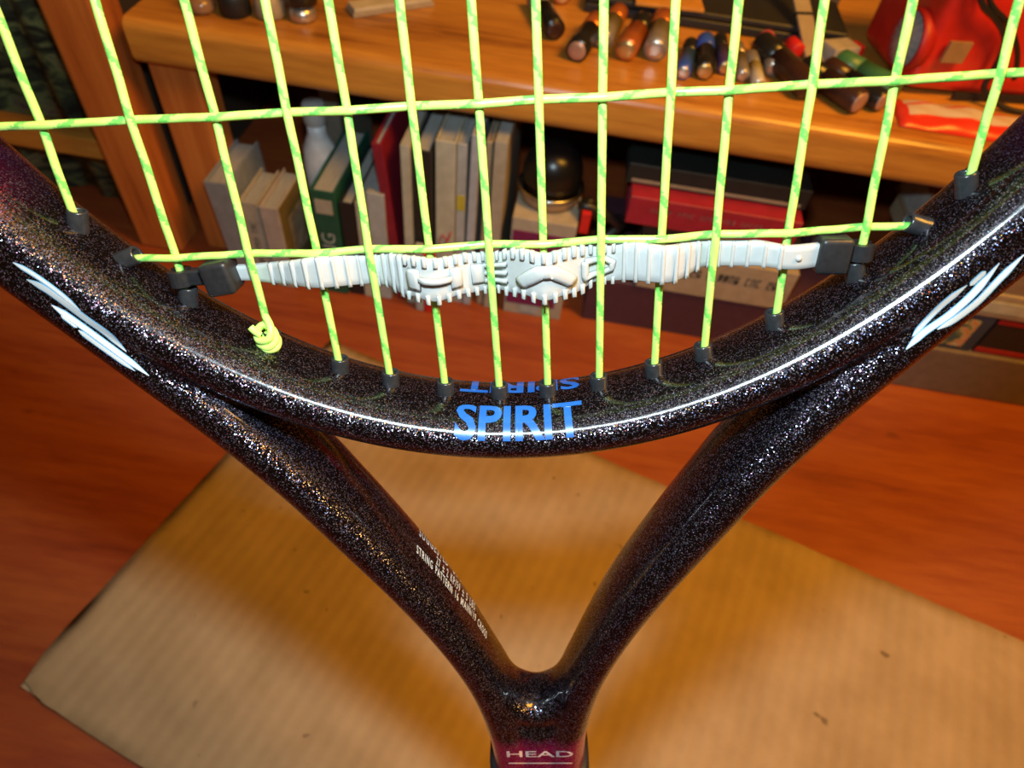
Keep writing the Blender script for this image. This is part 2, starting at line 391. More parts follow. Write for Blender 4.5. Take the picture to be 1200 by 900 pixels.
cl = thing('printed_cloth', 'dark green leaf-printed cloth standing in folds behind the left rail', 'cloth', (-0.56, YF+0.060, 0.0))
v, f = [], []
for i in range(61):
    x = -0.18 + 0.37*i/60; y = 0.006*sin(i*0.55) + 0.003*sin(i*1.3)
    v += [(x, y, 0.0), (x, y, 0.42), (x, y+0.002, 0.42), (x, y+0.002, 0.0)]
    if i:
        a = 4*(i-1); f += [(a, a+4, a+5, a+1), (a+1, a+5, a+6, a+2), (a+2, a+6, a+7, a+3), (a+3, a+7, a+4, a)]
f += [(0, 1, 2, 3), (240, 243, 242, 241)]
link('fabric', mesh(v, f), leafy(), cl, True)

# ------------------------------------------------------------------ books
C = {}
def colm(name, col, rough=0.5, var=0.12, scale=120, metal=0.0, coat=0.0):
    if name not in C: C[name] = plain(name, col, rough, metal, coat, var, scale)
    return C[name]
def book(label, x0, x1, h, y, depth, cover, lean=0.0, yaw=0.0, hard=True, group='books standing under the shelf board'):
    """upright book, spine to the front: cover (boards and spine) and page block"""
    t = x1-x0
    r = thing('book', label, 'book', (x0, y, 0.0003 + max(0, t*sin(lean))), (0, lean, yaw), group)
    c = 0.0016 if hard else 0.0005; o = 0.0025 if hard else 0.0002
    bm = bmesh.new()
    box_bm(bm, 0, c, 0, depth, 0, h, 0.0004, 1); box_bm(bm, t-c, t, 0, depth, 0, h, 0.0004, 1); box_bm(bm, c*0.5, t-c*0.5, 0, c, 0, h, 0.0004, 1)
    link('cover', frombm(bm), cover, r)
    box('page_block', (c+0.0001, t-c-0.0001, c+0.0001, depth-o, o, h-o), M_PAGES, r, 0.0003, 1)
    return r
GREY = colm('grey_cloth', (0.21, 0.225, 0.24)); BEIGE = colm('beige_cover', (0.36, 0.315, 0.24)); PINKB = colm('pinkish_beige_cover', (0.38, 0.315, 0.27))
OLIVE = colm('olive_cover', (0.15, 0.11, 0.035)); GREEN = colm('dark_green_cover', (0.008, 0.075, 0.045)); BLACK = colm('black_cover', (0.012, 0.012, 0.013))
CREAM = colm('cream_cover', (0.42, 0.40, 0.31)); RED = colm('dark_red_cover', (0.20, 0.008, 0.022)); WHITE = colm('off_white_cover', (0.36, 0.37, 0.36)); TAN = colm('tan_cover', (0.34, 0.26, 0.165))
PURPLE = colm('purple_label', (0.16, 0.012, 0.075)); MAROON = colm('maroon_cover', (0.060, 0.022, 0.034)); INK = colm('dark_ink', (0.06, 0.05, 0.045))
book('grey hardback standing against the oak post, leftmost under the shelf', -0.2625, -0.2440, 0.091, 0.400, 0.060, GREY, lean=-0.05)  # positions of the books and shelf items below were unprojected from image pixels
b = book('thin beige book with dark lettering, second from the oak post', -0.2425, -0.2275, 0.0795, 0.398, 0.046, BEIGE)
ink_marks('spine_lettering', colm('brown_ink', (0.20, 0.17, 0.13)), b, (0.0105, -0.0003, 0.018), (0, 0, 1), (-1, 0, 0), 0.045, 0.005, (3, 6, 4), 2)
b = book('pinkish book with an olive picture cover, third from the oak post', -0.2255, -0.2110, 0.0795, 0.396, 0.052, PINKB)
box('front_board', (0.0146, 0.0154, 0.001, 0.052, 0.001, 0.0790), OLIVE, b, 0.0002, 1)
box('cover_picture', (0.0154, 0.0158, 0.013, 0.040, 0.022, 0.062), colm('faded_picture', (0.36, 0.27, 0.16), var=0.5, scale=90), b, 0.0001, 1)
b = book('dark green hardback with a beige spine label and white pages', -0.1850, -0.1660, 0.1000, 0.399, 0.088, GREEN)
box('spine_label', (0.003, 0.016, -0.0004, 0.0004, 0.080, 0.0925), BEIGE, b, 0.0001, 1)
flat_text('spine_lettering', 'NG', colm('pale_ink', (0.35, 0.40, 0.36)), b, (0.015, -0.0003, 0.040), (0, 0, 1), (-1, 0, 0), 0.022, 0.011)
book('black-spined book with tan page tops, right of the green hardback', -0.1645, -0.1535, 0.0915, 0.401, 0.080, BLACK)
book('cream paperback with a yellowed spine, right of the black-spined book', -0.1520, -0.1440, 0.094, 0.401, 0.075, CREAM, hard=False)
book('white paperback with a faded pink edge under the red book', -0.1430, -0.1300, 0.103, 0.402, 0.085, WHITE, hard=False)
book('dark red hardback leaning to the left with its cover showing', -0.1245, -0.1175, 0.143, 0.404, 0.092, RED, lean=-0.085)
book('narrow cream-spined book, taller than the red one beside it', -0.1160, -0.1095, 0.146, 0.402, 0.082, CREAM, hard=False)
book('thick black book between the narrow cream spine and the broad ivory spine', -0.1085, -0.0950, 0.143, 0.404, 0.100, BLACK)
b = book('broad ivory-spined book with red scribble at the foot', -0.0935, -0.0792, 0.1490, 0.410, 0.095, CREAM)
link('red_scribble', sweep(spline([(0.002, -0.0004, 0.060), (0.006, -0.0006, 0.070), (0.009, -0.0006, 0.064), (0.012, -0.0004, 0.074), (0.006, -0.0006, 0.055), (0.011, -0.0004, 0.060)], 6), 0.0005, 6), colm('red_ink', (0.5, 0.04, 0.03)), b)
b = book('pale book with a small yellow sticker on its spine', -0.0785, -0.0715, 0.1485, 0.411, 0.090, WHITE)
box('yellow_sticker', (0.0005, 0.0066, -0.0004, 0.0003, 0.094, 0.107), colm('yellow_sticker', (0.45, 0.38, 0.04)), b, 0.0001, 1)
book('bluish grey thin book, right of the yellow-stickered one', -0.0705, -0.0645, 0.157, 0.410, 0.090, colm('blue_grey_cover', (0.36, 0.38, 0.42)), lean=0.012)
book('slim tan book just left of the rightmost beige one', -0.0590, -0.0545, 0.152, 0.413, 0.085, TAN)
book('tall beige book standing rightmost, beside the black domed lid', -0.0530, -0.0440, 0.1545, 0.411, 0.090, BEIGE, hard=False)
book('grey-brown book lying low in shadow at the back, above the green hardback', -0.205, -0.190, 0.150, 0.490, 0.08, colm('taupe_cover', (0.16, 0.13, 0.10)))
# small white and red packets at the foot of the books
t = thing('lighter', 'small white lighter with a red cap standing before the black book', 'lighter', (-0.0965, 0.398, 0.0))
box('body', (-0.0105, -0.004, -0.004, 0.004, 0.0, 0.066), WHITE, t, 0.0012); box('cap', (-0.0035, 0.005, -0.004, 0.004, 0.0, 0.060), colm('bright_red', (0.55, 0.015, 0.012)), t, 0.0012)
t = thing('plastic_bottle', 'milky white plastic bottle at the back between the beige and green books', 'bottle', (-0.196, 0.455, 0.0))
link('body', lathe([(0.012, 0), (0.0135, 0.002), (0.0135, 0.085), (0.012, 0.10), (0.007, 0.112), (0.007, 0.120)]), colm('milky_plastic', (0.55, 0.56, 0.58), rough=0.35), t, True)
link('cap', lathe([(0.008, 0.120), (0.0085, 0.121), (0.0085, 0.134), (0.0075, 0.136)]), WHITE, t, True)

# ------------------------------------------------------------------ beige box with a black domed lid on it
t = thing('carton', 'beige carton with a purple label, right of the upright books', 'box', (-0.036, 0.410, 0))
box('body', (0, 0.048, 0, 0.058, 0.0, 0.097), colm('beige_card', (0.38, 0.33, 0.25)), t, 0.0008)
box('purple_label', (0.0015, 0.0415, -0.0006, 0.0004, 0.012, 0.086), PURPLE, t, 0.0001, 1)
box('small_white_label', (0.014, 0.028, -0.0009, -0.0005, 0.004, 0.011), WHITE, t, 0.0001, 1)
t = thing('domed_canister', 'glossy black domed lid with a silver rim sitting on the beige carton', 'canister', (-0.0125, 0.442, 0.0974))
link('base_cup', lathe([(0.020, 0), (0.0225, 0.001), (0.0235, 0.010), (0.0225, 0.0105)], 40), colm('copper_tin', (0.42, 0.30, 0.20), rough=0.35, metal=0.6), t, True)
link('silver_rim', sweep([(0.0238*cos(a*2*pi/48), 0.0238*sin(a*2*pi/48), 0.011) for a in range(48)], 0.0013, 8, closed=True), colm('silver_metal', (0.55, 0.54, 0.52), rough=0.25, metal=1.0), t, True)
link('domed_lid', lathe([(0.0222, 0.0108), (0.0222, 0.022), (0.0215, 0.028), (0.019, 0.035), (0.015, 0.040), (0.009, 0.0435), (0.003, 0.0445)], 40), colm('gloss_black', (0.006, 0.006, 0.006), rough=0.3), t, True)

# ------------------------------------------------------------------ stack of lying books on the right
def flat_book(label, dims, cover, name='book', group='books lying in stacks under the shelf', pages=True, cat='book'):
    x0, x1, y0, y1, z0, z1 = dims
    r = thing(name, label, cat, (x0, y0, z0), (0, 0, 0), group)
    w, d, h = x1-x0, y1-y0, z1-z0; c = 0.0018
    if pages:
        bm = bmesh.new(); box_bm(bm, 0, w, 0, d, 0, c, 0.0005, 1); box_bm(bm, 0, w, 0, d, h-c, h, 0.0005, 1); box_bm(bm, 0, w, 0, c, c*0.5, h-c*0.5, 0.0005, 1)
        link('cover', frombm(bm), cover, r); box('page_block', (0.002, w-0.002, c, d-0.002, c, h-c), M_PAGES, r, 0.0003, 1)
    else: box('body', (0, w, 0, d, 0, h), cover, r, 0.0015)
    return r
flat_book('thick maroon book lying at the foot of the stack, right of the carton', (0.030, 0.226, 0.417, 0.53, 0.0003, 0.046), MAROON)
r = flat_book('beige book with blurred dark lettering on its spine, lying on the maroon book', (0.066, 0.1815, 0.415, 0.52, 0.0463, 0.083), TAN)
ink_marks('spine_lettering', INK, r, (0.030, -0.0004, 0.018), (1, 0, 0), (0, 0, 1), 0.075, 0.0075, (4, 1, 4, 3, 2), 5)
flat_book('black book lying on the beige one under the red spine', (0.060, 0.175, 0.420, 0.52, 0.0833, 0.104), BLACK)
r = flat_book('red book with pale lettering on its spine, lying in the stack', (0.0450, 0.1660, 0.415, 0.52, 0.1043, 0.1270), colm('bright_red_cover', (0.30, 0.012, 0.030)))
ink_marks('spine_lettering', colm('pink_ink', (0.36, 0.10, 0.10)), r, (0.016, -0.0004, 0.012), (1, 0, 0), (0, 0, 1), 0.080, 0.0038, (5, 4, 8, 5), 9)
r = flat_book('dark green-black book topmost of the stack on the red one', (0.040, 0.168, 0.430, 0.53, 0.1273, 0.143), colm('green_black_cover', (0.010, 0.015, 0.014)))
box('page_strip', (0.004, 0.124, -0.0004, 0.0006, 0.0018, 0.0042), TAN, r, 0.0001, 1)
# coiled cord in front of the stack
t = thing('coiled_cord', 'thick black cord coiled on the lower books beside the carton', 'cord', (0.030, 0.419, 0.048))
pts = [(0.016*cos(k*0.7)+0.004*sin(k*1.9), 0.010+0.006*sin(k*0.9), 0.004+0.0042*k+0.004*sin(k*1.7)) for k in range(15)]
link('cord', sweep(spline(pts, 6), 0.0042, 8), colm('black_cord', (0.012, 0.011, 0.011), rough=0.4), t, True)
box('red_plug', (-0.0165, -0.0095, -0.004, 0.002, 0.040, 0.058), colm('bright_red', (0.55, 0.015, 0.012)), t, 0.001)
# right column, partly behind the racket
r = flat_book('grey-brown box at the bottom right behind the racket, holding a cassette', (0.236, 0.46, 0.400, 0.52, 0.0003, 0.046), colm('taupe_box', (0.15, 0.11, 0.085)), 'flat_box', None, False, 'box')
t = thing('picture_case', 'blue plastic case with a small colourful picture on the grey-brown box', 'case', (0.276, 0.403, 0.0463))
box('case', (0, 0.049, 0, 0.10, 0, 0.036), colm('dark_blue_plastic', (0.022, 0.045, 0.075), rough=0.3), t, 0.001)
def picture():
    mt, n, b_ = mat('colourful_picture'); L = n.links
    tc = n.nodes.new('ShaderNodeTexCoord'); nz = node(n, 'ShaderNodeTexNoise', Scale=95, Detail=3, Distortion=0.8); L.new(tc.outputs['Object'], nz.inputs['Vector'])
    rr = ramp(n, [(0.34, (0.03, 0.07, 0.11)), (0.45, (0.06, 0.10, 0.06)), (0.52, (0.45, 0.36, 0.14)), (0.58, (0.50, 0.14, 0.05)), (0.66, (0.45, 0.40, 0.25))]); L.new(nz.outputs['Fac'], rr.inputs['Fac']); L.new(rr.outputs['Color'], b_.inputs['Base Color'])
    return mt
box('cover_picture', (0.010, 0.040, -0.0006, 0.0004, 0.004, 0.031), picture(), t, 0.0001, 1)
t = thing('video_cassette', 'black cassette with two thin red stripes right of the picture case', 'cassette', (0.3275, 0.404, 0.0463))
box('body', (0, 0.06, 0, 0.10, 0, 0.036), BLACK, t, 0.001)
for z in (0.001, 0.0305): box('red_stripe', (0.0, 0.06, -0.0006, 0.0004, z, z+0.0045), colm('dull_red', (0.30, 0.012, 0.016)), t, 0.0001, 1)
r = flat_book('thick beige box on top of the cassettes at the right edge', (0.268, 0.46, 0.402, 0.52, 0.0826, 0.104), TAN, 'flat_box', None, False, 'box')
box('yellow_label', (0.022, 0.036, -0.0006, 0.0004, 0.006, 0.0155), colm('yellow_label', (0.5, 0.30, 0.03)), r, 0.0001, 1)
box('pale_label', (0.036, 0.085, -0.0006, 0.0004, 0.005, 0.0150), CREAM, r, 0.0001, 1)
flat_book('dull brown book lying highest of the right-hand pile', (0.262, 0.46, 0.404, 0.52, 0.1043, 0.135), colm('brown_cover', (0.24, 0.16, 0.10)))

# ------------------------------------------------------------------ things on the shelf board
def battery(label, p, q, rad, body, tip, ring=None, length=None, group='loose batteries along the shelf edge'):
    """dry cell lying on the board; p front end, q a point towards its back"""
    p, q = Vector((*p, 0)), Vector((*q, 0)); d = (q-p).normalized(); L = length or 0.0495*(rad/0.007)**0.35
    r = thing('battery', label, 'battery', (p.x, p.y, ZS+rad+0.0002), (0, 0, math.atan2(-d.x, d.y)), group)
    link('sleeve', lathe([(rad*0.93, 0.0008), (rad, 0.0016), (rad, L*0.62)], 20, 'Y'), body, r, True)
    link('coloured_band', lathe([(rad*0.995, L*0.62), (rad*0.995, L-0.001), (rad*0.9, L)], 20, 'Y'), ring or body, r, True)
    link('end_cap', lathe([(rad*0.35, -0.0002), (rad*0.74, 0.0), (rad*0.80, 0.0006), (rad*0.80, 0.0012)], 20, 'Y'), tip, r, True)
    return r
BB = colm('battery_black', (0.014, 0.013, 0.012), rough=0.25); BCOP = colm('battery_copper', (0.55, 0.15, 0.035), rough=0.3, metal=0.5); BGRY = colm('battery_grey', (0.20, 0.17, 0.14), rough=0.3)
BSIL = colm('battery_steel', (0.60, 0.52, 0.45), rough=0.3, metal=0.8); BGOLD = colm('battery_brass', (0.60, 0.42, 0.18), rough=0.3, metal=0.8); BROSE = colm('battery_rose', (0.45, 0.27, 0.20), rough=0.4, metal=0.4)
BBLU = colm('battery_blue', (0.03, 0.08, 0.45), rough=0.3); BBRN = colm('battery_dark_brown', (0.045, 0.018, 0.012), rough=0.3); BGRN = colm('battery_green', (0.05, 0.16, 0.06), rough=0.4); BPUR = colm('battery_purple', (0.07, 0.04, 0.14), rough=0.3)
battery('black battery with a dark end, leftmost of the row', (-0.0255, 0.476), (-0.040, 0.51), 0.0072, BB, BBRN, BGRY)
battery('copper-ended battery lying behind the leftmost black one', (-0.0265, 0.535), (-0.040, 0.575), 0.0072, BCOP, BSIL, BGRY)
battery('black battery with a rosy flat end, nearest the board edge at left', (-0.0090, 0.450), (-0.0010, 0.49), 0.0075, BB, BROSE, BCOP)
battery('grey battery with a red band right of the rosy-ended black one', (0.0070, 0.474), (0.0150, 0.52), 0.0068, BGRY, BSIL, BCOP)
battery('orange copper battery with a brass end in the middle of the row', (0.0225, 0.462), (0.0330, 0.51), 0.0075, BCOP, BGOLD, BB)
battery('brownish battery with a wide silver ring end', (0.0420, 0.468), (0.0470, 0.52), 0.0080, BGRY, BSIL, BCOP)
battery('slim black battery with a blue end band', (0.0610, 0.448), (0.0668, 0.49), 0.0052, BBLU, BSIL, BB)
battery('black battery with a brass end, right of the blue-banded one', (0.0750, 0.452), (0.0770, 0.50), 0.0062, BB, BGOLD, BBLU)
battery('slim purple battery with an orange end', (0.0895, 0.464), (0.0875, 0.51), 0.0050, BPUR, BGOLD, BB)
battery('slim pale grey battery right of the purple one', (0.1010, 0.458), (0.0995, 0.50), 0.0046, BGRY, BSIL, BSIL)
battery('slim whitish battery nearest the edge beside the grey ones', (0.1105, 0.449), (0.1090, 0.49), 0.0044, colm('battery_white', (0.50, 0.45, 0.38)), BSIL, BGRY)
battery('grey battery with a pink back end', (0.1225, 0.472), (0.1205, 0.52), 0.0060, BGRY, BSIL, colm('battery_pink', (0.55, 0.10, 0.14)))
battery('long dark brown cell lying aslant left of the green ones', (0.1420, 0.446), (0.1190, 0.494), 0.0085, BBRN, BBRN, BB, 0.062)
battery('dark brown cell with a copper end, nearest the board edge at right', (0.1725, 0.438), (0.1440, 0.475), 0.0080, BBRN, BROSE, BB, 0.050)
battery('black cell with a rosy end beside the dark brown one at right', (0.1890, 0.446), (0.1620, 0.482), 0.0070, BB, BROSE, BBRN, 0.050)
battery('green cell lying aslant behind the two rosy-ended ones', (0.2000, 0.462), (0.1680, 0.495), 0.0080, BGRN, BGRN, BGRN, 0.046)
t = thing('eraser_block', 'off-white wedge with a red corner behind the green cell', 'block', (0.172, 0.514, ZS+0.0002), (0, 0, 0.5))
box('block', (-0.012, 0.010, -0.008, 0.008, 0, 0.012), colm('dirty_white', (0.42, 0.36, 0.28)), t, 0.0015); box('red_tip', (0.0102, 0.018, -0.004, 0.006, 0.001, 0.010), colm('bright_red', (0.55, 0.015, 0.012)), t, 0.001)
t = thing('marker_cap', 'small bright red cap lying by the wooden ruler', 'cap', (0.1425, 0.506, ZS+0.0055), (0, 0, 0.3))
link('cap_body', lathe([(0.0035, 0), (0.0052, 0.0008), (0.0048, 0.013), (0.0035, 0.014)], 16, 'Y'), colm('bright_red', (0.55, 0.015, 0.012)), t, True)
ra, rb = Vector((0.1545, 0.5000, ZS+0.0006)), Vector((0.1300, 0.5900, ZS+0.0420))
t = thing('wooden_ruler', 'flat tan wooden stick with a dark tie leaning back over the black case', 'stick', ra)
ry_ = (rb-ra).normalized(); rx_ = ry_.cross(Vector((0, 0, 1))).normalized(); rz_ = rx_.cross(ry_)
rmx = Matrix.Identity(4)
for i in range(3): rmx[i][0], rmx[i][1], rmx[i][2], rmx[i][3] = rx_[i], ry_[i], rz_[i], ra[i]
t.matrix_world = rmx
box('stick', (-0.0060, 0.0060, 0.0, 0.105, 0, 0.0022), TAN, t, 0.0005); box('dark_tie', (-0.0063, 0.0063, 0.040, 0.0425, -0.0003, 0.0026), BLACK, t, 0.0002)
t = thing('black_tray', 'long low black case lying across the back of the shelf board', 'case', (0.065, 0.530, ZS+0.0003))
box('body', (-0.075, 0.115, 0.0, 0.060, 0.0, 0.0065), BLACK, t, 0.002, 3); box('lid', (-0.074, 0.114, 0.001, 0.059, 0.0067, 0.0115), colm('black_lid', (0.02, 0.018, 0.016)), t, 0.002, 3)
t = thing('manila_envelope', 'orange manila envelope lying on the black case', 'envelope', (0.026, 0.524, ZS+0.0121), (0, 0, 0.10))
box('envelope', (0.0, 0.049, 0, 0.085, 0, 0.0025), colm('manila', (0.62, 0.27, 0.04)), t, 0.0006); box('flap', (0.001, 0.048, 0.050, 0.084, 0.0026, 0.0033), colm('manila_flap', (0.55, 0.23, 0.035)), t, 0.0002)
t = thing('brown_bar', 'grey-brown wooden bar lying along the very back of the shelf', 'bar', (0.10, 0.600, ZS+0.0003))
box('bar', (-0.05, 0.085, 0, 0.03, 0, 0.030), colm('grey_brown_wood', (0.13, 0.09, 0.055)), t, 0.002); box('bar_groove', (-0.05, 0.085, -0.0012, 0.0005, 0.014, 0.017), BLACK, t, 0.0002)

# red lantern
t = thing('red_lantern', 'red plastic lantern torch with a chrome lamp lying on the shelf at right', 'lantern', (0.264, 0.524, ZS+0.0003), (0, 0, 0.22))
LRED = colm('lantern_red', (0.60, 0.022, 0.012), rough=0.3, coat=0.3)
bm = bmesh.new(); box_bm(bm, -0.064, 0.085, -0.040, 0.045, 0.0, 0.076, 0.009, 4)
for v in bm.verts:
    k = max(0, -(v.co.x+0.01)/0.046); v.co.z = 0.036 + (v.co.z-0.036)*(1-0.10*k); v.co.y *= (1-0.10*k)
link('housing', frombm(bm), LRED, t, True)
bm = bmesh.new(); box_bm(bm, 0.030, 0.036, -0.0415, 0.046, 0.004, 0.0768, 0.003, 2); link('housing_seam', frombm(bm), colm('lantern_dark_red', (0.40, 0.012, 0.010)), t, True)
link('lamp_bezel', lathe([(0.0185, -0.0600), (0.0190, -0.066), (0.0185, -0.069), (0.0170, -0.0695), (0.0165, -0.066)], 36, 'X'), colm('lantern_dark_red', (0.40, 0.012, 0.010)), t, True, (0, -0.019, 0.029))
def ribbed_disc():
    v, f = [], []; R, K = 6, 36
    for i in range(R+1):
        for k in range(K):
            a = 2*pi*k/K; r_ = 0.0166*max(i, .02)/R; x = -0.0685 - 0.004*(1-(i/R)**2) + 0.0005*(k % 2)*(i/R); v.append((x, r_*cos(a), r_*sin(a)))
    for i in range(R):
        for k in range(K): f.append((i*K+k, i*K+(k+1) % K, (i+1)*K+(k+1) % K, (i+1)*K+k))
    return mesh(v, f)
link('chrome_lens', ribbed_disc(), colm('chrome', (0.42, 0.42, 0.45), rough=0.22, metal=0.35, coat=0.6), t, False, (0, -0.019, 0.029))
box('tape_label', (-0.053, -0.038, -0.0408, -0.0385, 0.025, 0.038), colm('brown_tape', (0.30, 0.17, 0.07), rough=0.3), t, 0.0002)
box('foot_strip', (-0.030, 0.075, -0.0405, -0.0380, 0.001, 0.0055), BLACK, t, 0.0005)
link('yellow_dot', lathe([(0.0026, 0), (0.0026, 0.0012), (0.0022, 0.0015)], 12, 'Y'), colm('yellow_dot', (0.55, 0.32, 0.03)), t, True, (0.0255, -0.0413, 0.013))
t = thing('black_cable', 'thin black cable draped over the red lantern', 'cable', (0.264, 0.524, ZS+0.0003), (0, 0, 0.22))
link('cable', sweep(spline([(-0.066, -0.020, 0.0790), (-0.060, -0.036, 0.0770), (-0.050, -0.0432, 0.062), (-0.036, -0.0432, 0.054), (-0.025, -0.0432, 0.046), (-0.018, -0.0432, 0.036), (-0.016, -0.0432, 0.022), (-0.014, -0.0440, 0.010), (0.004, -0.052, 0.0022), (0.030, -0.056, 0.0022), (0.060, -0.050, 0.0022)], 10), 0.0019, 8), colm('black_cord', (0.012, 0.011, 0.011)), t, True)
link('cable_strand', sweep(spline([(-0.056, -0.036, 0.0770), (-0.044, -0.0429, 0.062), (-0.028, -0.0429, 0.053), (-0.014, -0.0429, 0.042), (-0.004, -0.0429, 0.030), (0.002, -0.0432, 0.018)], 10), 0.0016, 8), colm('black_cord', (0.012, 0.011, 0.011)), t, True)
# red and white packet near the edge
t = thing('foil_packet', 'crumpled red and white packet lying by the board edge before the lantern', 'packet', (0.243, 0.447, ZS+0.0002), (0, 0, -0.02))
def packet(x0, x1, y0, y1, z, amp, th):
    nx, ny = 26, 10; v, f = [], []
    for s in range(2):
        for j in range(ny+1):
            for i in range(nx+1):
                u_, w_ = i/nx, j/ny; puff = (sin(pi*min(1, max(0, u_)))*sin(pi*w_))**0.5 if 0 < u_ < 1 and 0 < w_ < 1 else 0
                zz = z + (th*puff + amp*(sin(u_*21+w_*5)*sin(w_*9+u_*3)) * (1 if puff else 0) if s else 0)
                v.append((x0+(x1-x0)*u_, y0+(y1-y0)*w_, max(z + (0.0004 if s else 0), zz)))
    k = (nx+1)*(ny+1)
    for j in range(ny):
        for i in range(nx):
            a = j*(nx+1)+i; f.append((a, a+nx+1, a+nx+2, a+1)); f.append((k+a, k+a+1, k+a+nx+2, k+a+nx+1))
    rim = list(range(nx)) + [j*(nx+1)+nx for j in range(ny)] + [ny*(nx+1)+i for i in range(nx, 0, -1)] + [j*(nx+1) for j in range(ny, 0, -1)]
    for a, b_ in zip(rim, rim[1:]+rim[:1]): f.append((a, b_, k+b_, k+a))
    return mesh(v, f)
def packet_mat():
    mt, n, b_ = mat('red_white_packet'); L = n.links
    tc = n.nodes.new('ShaderNodeTexCoord'); sp = n.nodes.new('ShaderNodeSeparateXYZ'); L.new(tc.outputs['Object'], sp.inputs[0])
    nz = node(n, 'ShaderNodeTexNoise', Scale=30, Detail=2); L.new(tc.outputs['Object'], nz.inputs['Vector'])
    wv = node(n, 'ShaderNodeMath', _operation='MULTIPLY_ADD'); L.new(nz.outputs['Fac'], wv.inputs[0]); wv.inputs[1].default_value = 0.006; L.new(sp.outputs[1], wv.inputs[2])
    mr_ = node(n, 'ShaderNodeMapRange'); mr_.inputs[1].default_value = -0.016; mr_.inputs[2].default_value = 0.022; L.new(wv.outputs[0], mr_.inputs[0])
    rr = ramp(n, [(0.0, (0.60, 0.03, 0.012)), (0.33, (0.62, 0.05, 0.02)), (0.37, (0.55, 0.45, 0.36)), (0.72, (0.55, 0.46, 0.38)), (0.74, (0.55, 0.05, 0.04)), (0.79, (0.55, 0.05, 0.04)), (0.82, (0.55, 0.46, 0.38))])
    rr.color_ramp.interpolation = 'CONSTANT'; L.new(mr_.outputs[0], rr.inputs['Fac'])
    lt = node(n, 'ShaderNodeMath', _operation='LESS_THAN'); L.new(sp.outputs[0], lt.inputs[0]); lt.inputs[1].default_value = -0.036
    mx_ = node(n, 'ShaderNodeMix', _data_type='RGBA'); L.new(lt.outputs[0], mx_.inputs[0]); L.new(rr.outputs['Color'], mx_.inputs[6]); mx_.inputs[7].default_value = (0.60, 0.035, 0.02, 1)
    L.new(mx_.outputs[2], b_.inputs['Base Color']); b_.inputs['Roughness'].default_value = 0.3
    return mt
link('packet_body', packet(-0.043, 0.052, -0.016, 0.020, 0.0002, 0.0012, 0.007), packet_mat(), t, True)

# small things at the back left of the board
t = thing('glass_stopper', 'small round glass stopper near the left end of the board', 'stopper', (-0.257, 0.442, ZS+0.0002))
link('stopper_body', lathe([(0.007, 0), (0.0095, 0.003), (0.0085, 0.008), (0.005, 0.010)], 20), colm('amber_glass', (0.25, 0.13, 0.06), rough=0.15), t, True); link('knob', lathe([(0.003, 0.010), (0.006, 0.013), (0.005, 0.018), (0.002, 0.019)], 16), BSIL, t, True)
t = thing('small_holder', 'stubby black holder with a red rim at the left end of the board', 'holder', (-0.2355, 0.446, ZS+0.0002))
link('body', lathe([(0.009, 0), (0.0102, 0.001), (0.0102, 0.016), (0.009, 0.017)], 20), BLACK, t, True); link('red_rim', lathe([(0.0098, 0.017), (0.0106, 0.018), (0.0106, 0.024), (0.009, 0.025)], 20), colm('bright_red', (0.55, 0.015, 0.012)), t, True)
t = thing('figurine_base', 'tan rounded stub with a green top beside the black holder', 'ornament', (-0.2135, 0.450, ZS+0.0002))
link('base', lathe([(0.008, 0), (0.0100, 0.002), (0.0095, 0.010), (0.007, 0.015)], 20), TAN, t, True); link('green_top', lathe([(0.0065, 0.015), (0.007, 0.018), (0.005, 0.026), (0.002, 0.028)], 16), colm('bright_green', (0.03, 0.22, 0.10)), t, True)
t = thing('steel_knob', 'steel-footed dark knob right of the tan stub', 'knob', (-0.1925, 0.453, ZS+0.0002))
link('steel_foot', lathe([(0.007, 0), (0.0095, 0.0015), (0.0085, 0.007), (0.006, 0.009)], 20), BSIL, t, True); link('dark_head', lathe([(0.007, 0.009), (0.0105, 0.011), (0.0105, 0.022), (0.008, 0.026)], 20), BB, t, True)
t = thing('folded_card', 'long tan folded card lying aslant at the back left of the board', 'card', (-0.166, 0.470, ZS+0.0002), (0, 0, -0.9))
box('lower_leaf', (-0.007, 0.007, 0, 0.06, 0, 0.003), TAN, t, 0.0005); box('upper_leaf', (-0.006, 0.007, 0.001, 0.058, 0.0032, 0.006), colm('pale_tan', (0.50, 0.42, 0.28)), t, 0.0005)

# ------------------------------------------------------------------ the racket (its own frame: x across, y up along the main strings, z to the front; millimetres / 1000)
RX = Vector((0.979952, 0.139630, 0.142121)); RY = Vector((-0.181556, 0.332066, 0.925619)); RZ = Vector((0.082051, -0.932864, 0.350759))
RO = Vector((-0.002521, 0.097185, 0.328912)) - RX*0.0058
CAM_POS = Vector((0.0, 0.0, 0.407)) - RO; CAM_POS = Vector((CAM_POS.dot(RX), CAM_POS.dot(RY), CAM_POS.dot(RZ)))*1000   # camera position, from which the arm, shaft and stripe prints are cast
WB = -343.0                                           # butt of the handle along y (mm)
racket = thing('tennis_racket', 'black sparkly tennis racket with neon yellow-green strings, standing on the cardboard', 'racket', RO + RY*(WB/1000))
rm = Matrix.Identity(4)
for i in range(3): rm[i][0], rm[i][1], rm[i][2], rm[i][3] = RX[i], RY[i], RZ[i], (RO + RY*(WB/1000))[i]
racket.matrix_world = rm
OFF = (0, -WB/1000, 0)
mm = lambda x, y, z=0.0: Vector((x, y, z))/1000
def rpart(name, me, m_, smooth=True, parent=None):
    return link(name, me, m_, parent or racket, smooth, OFF if parent is None else None)

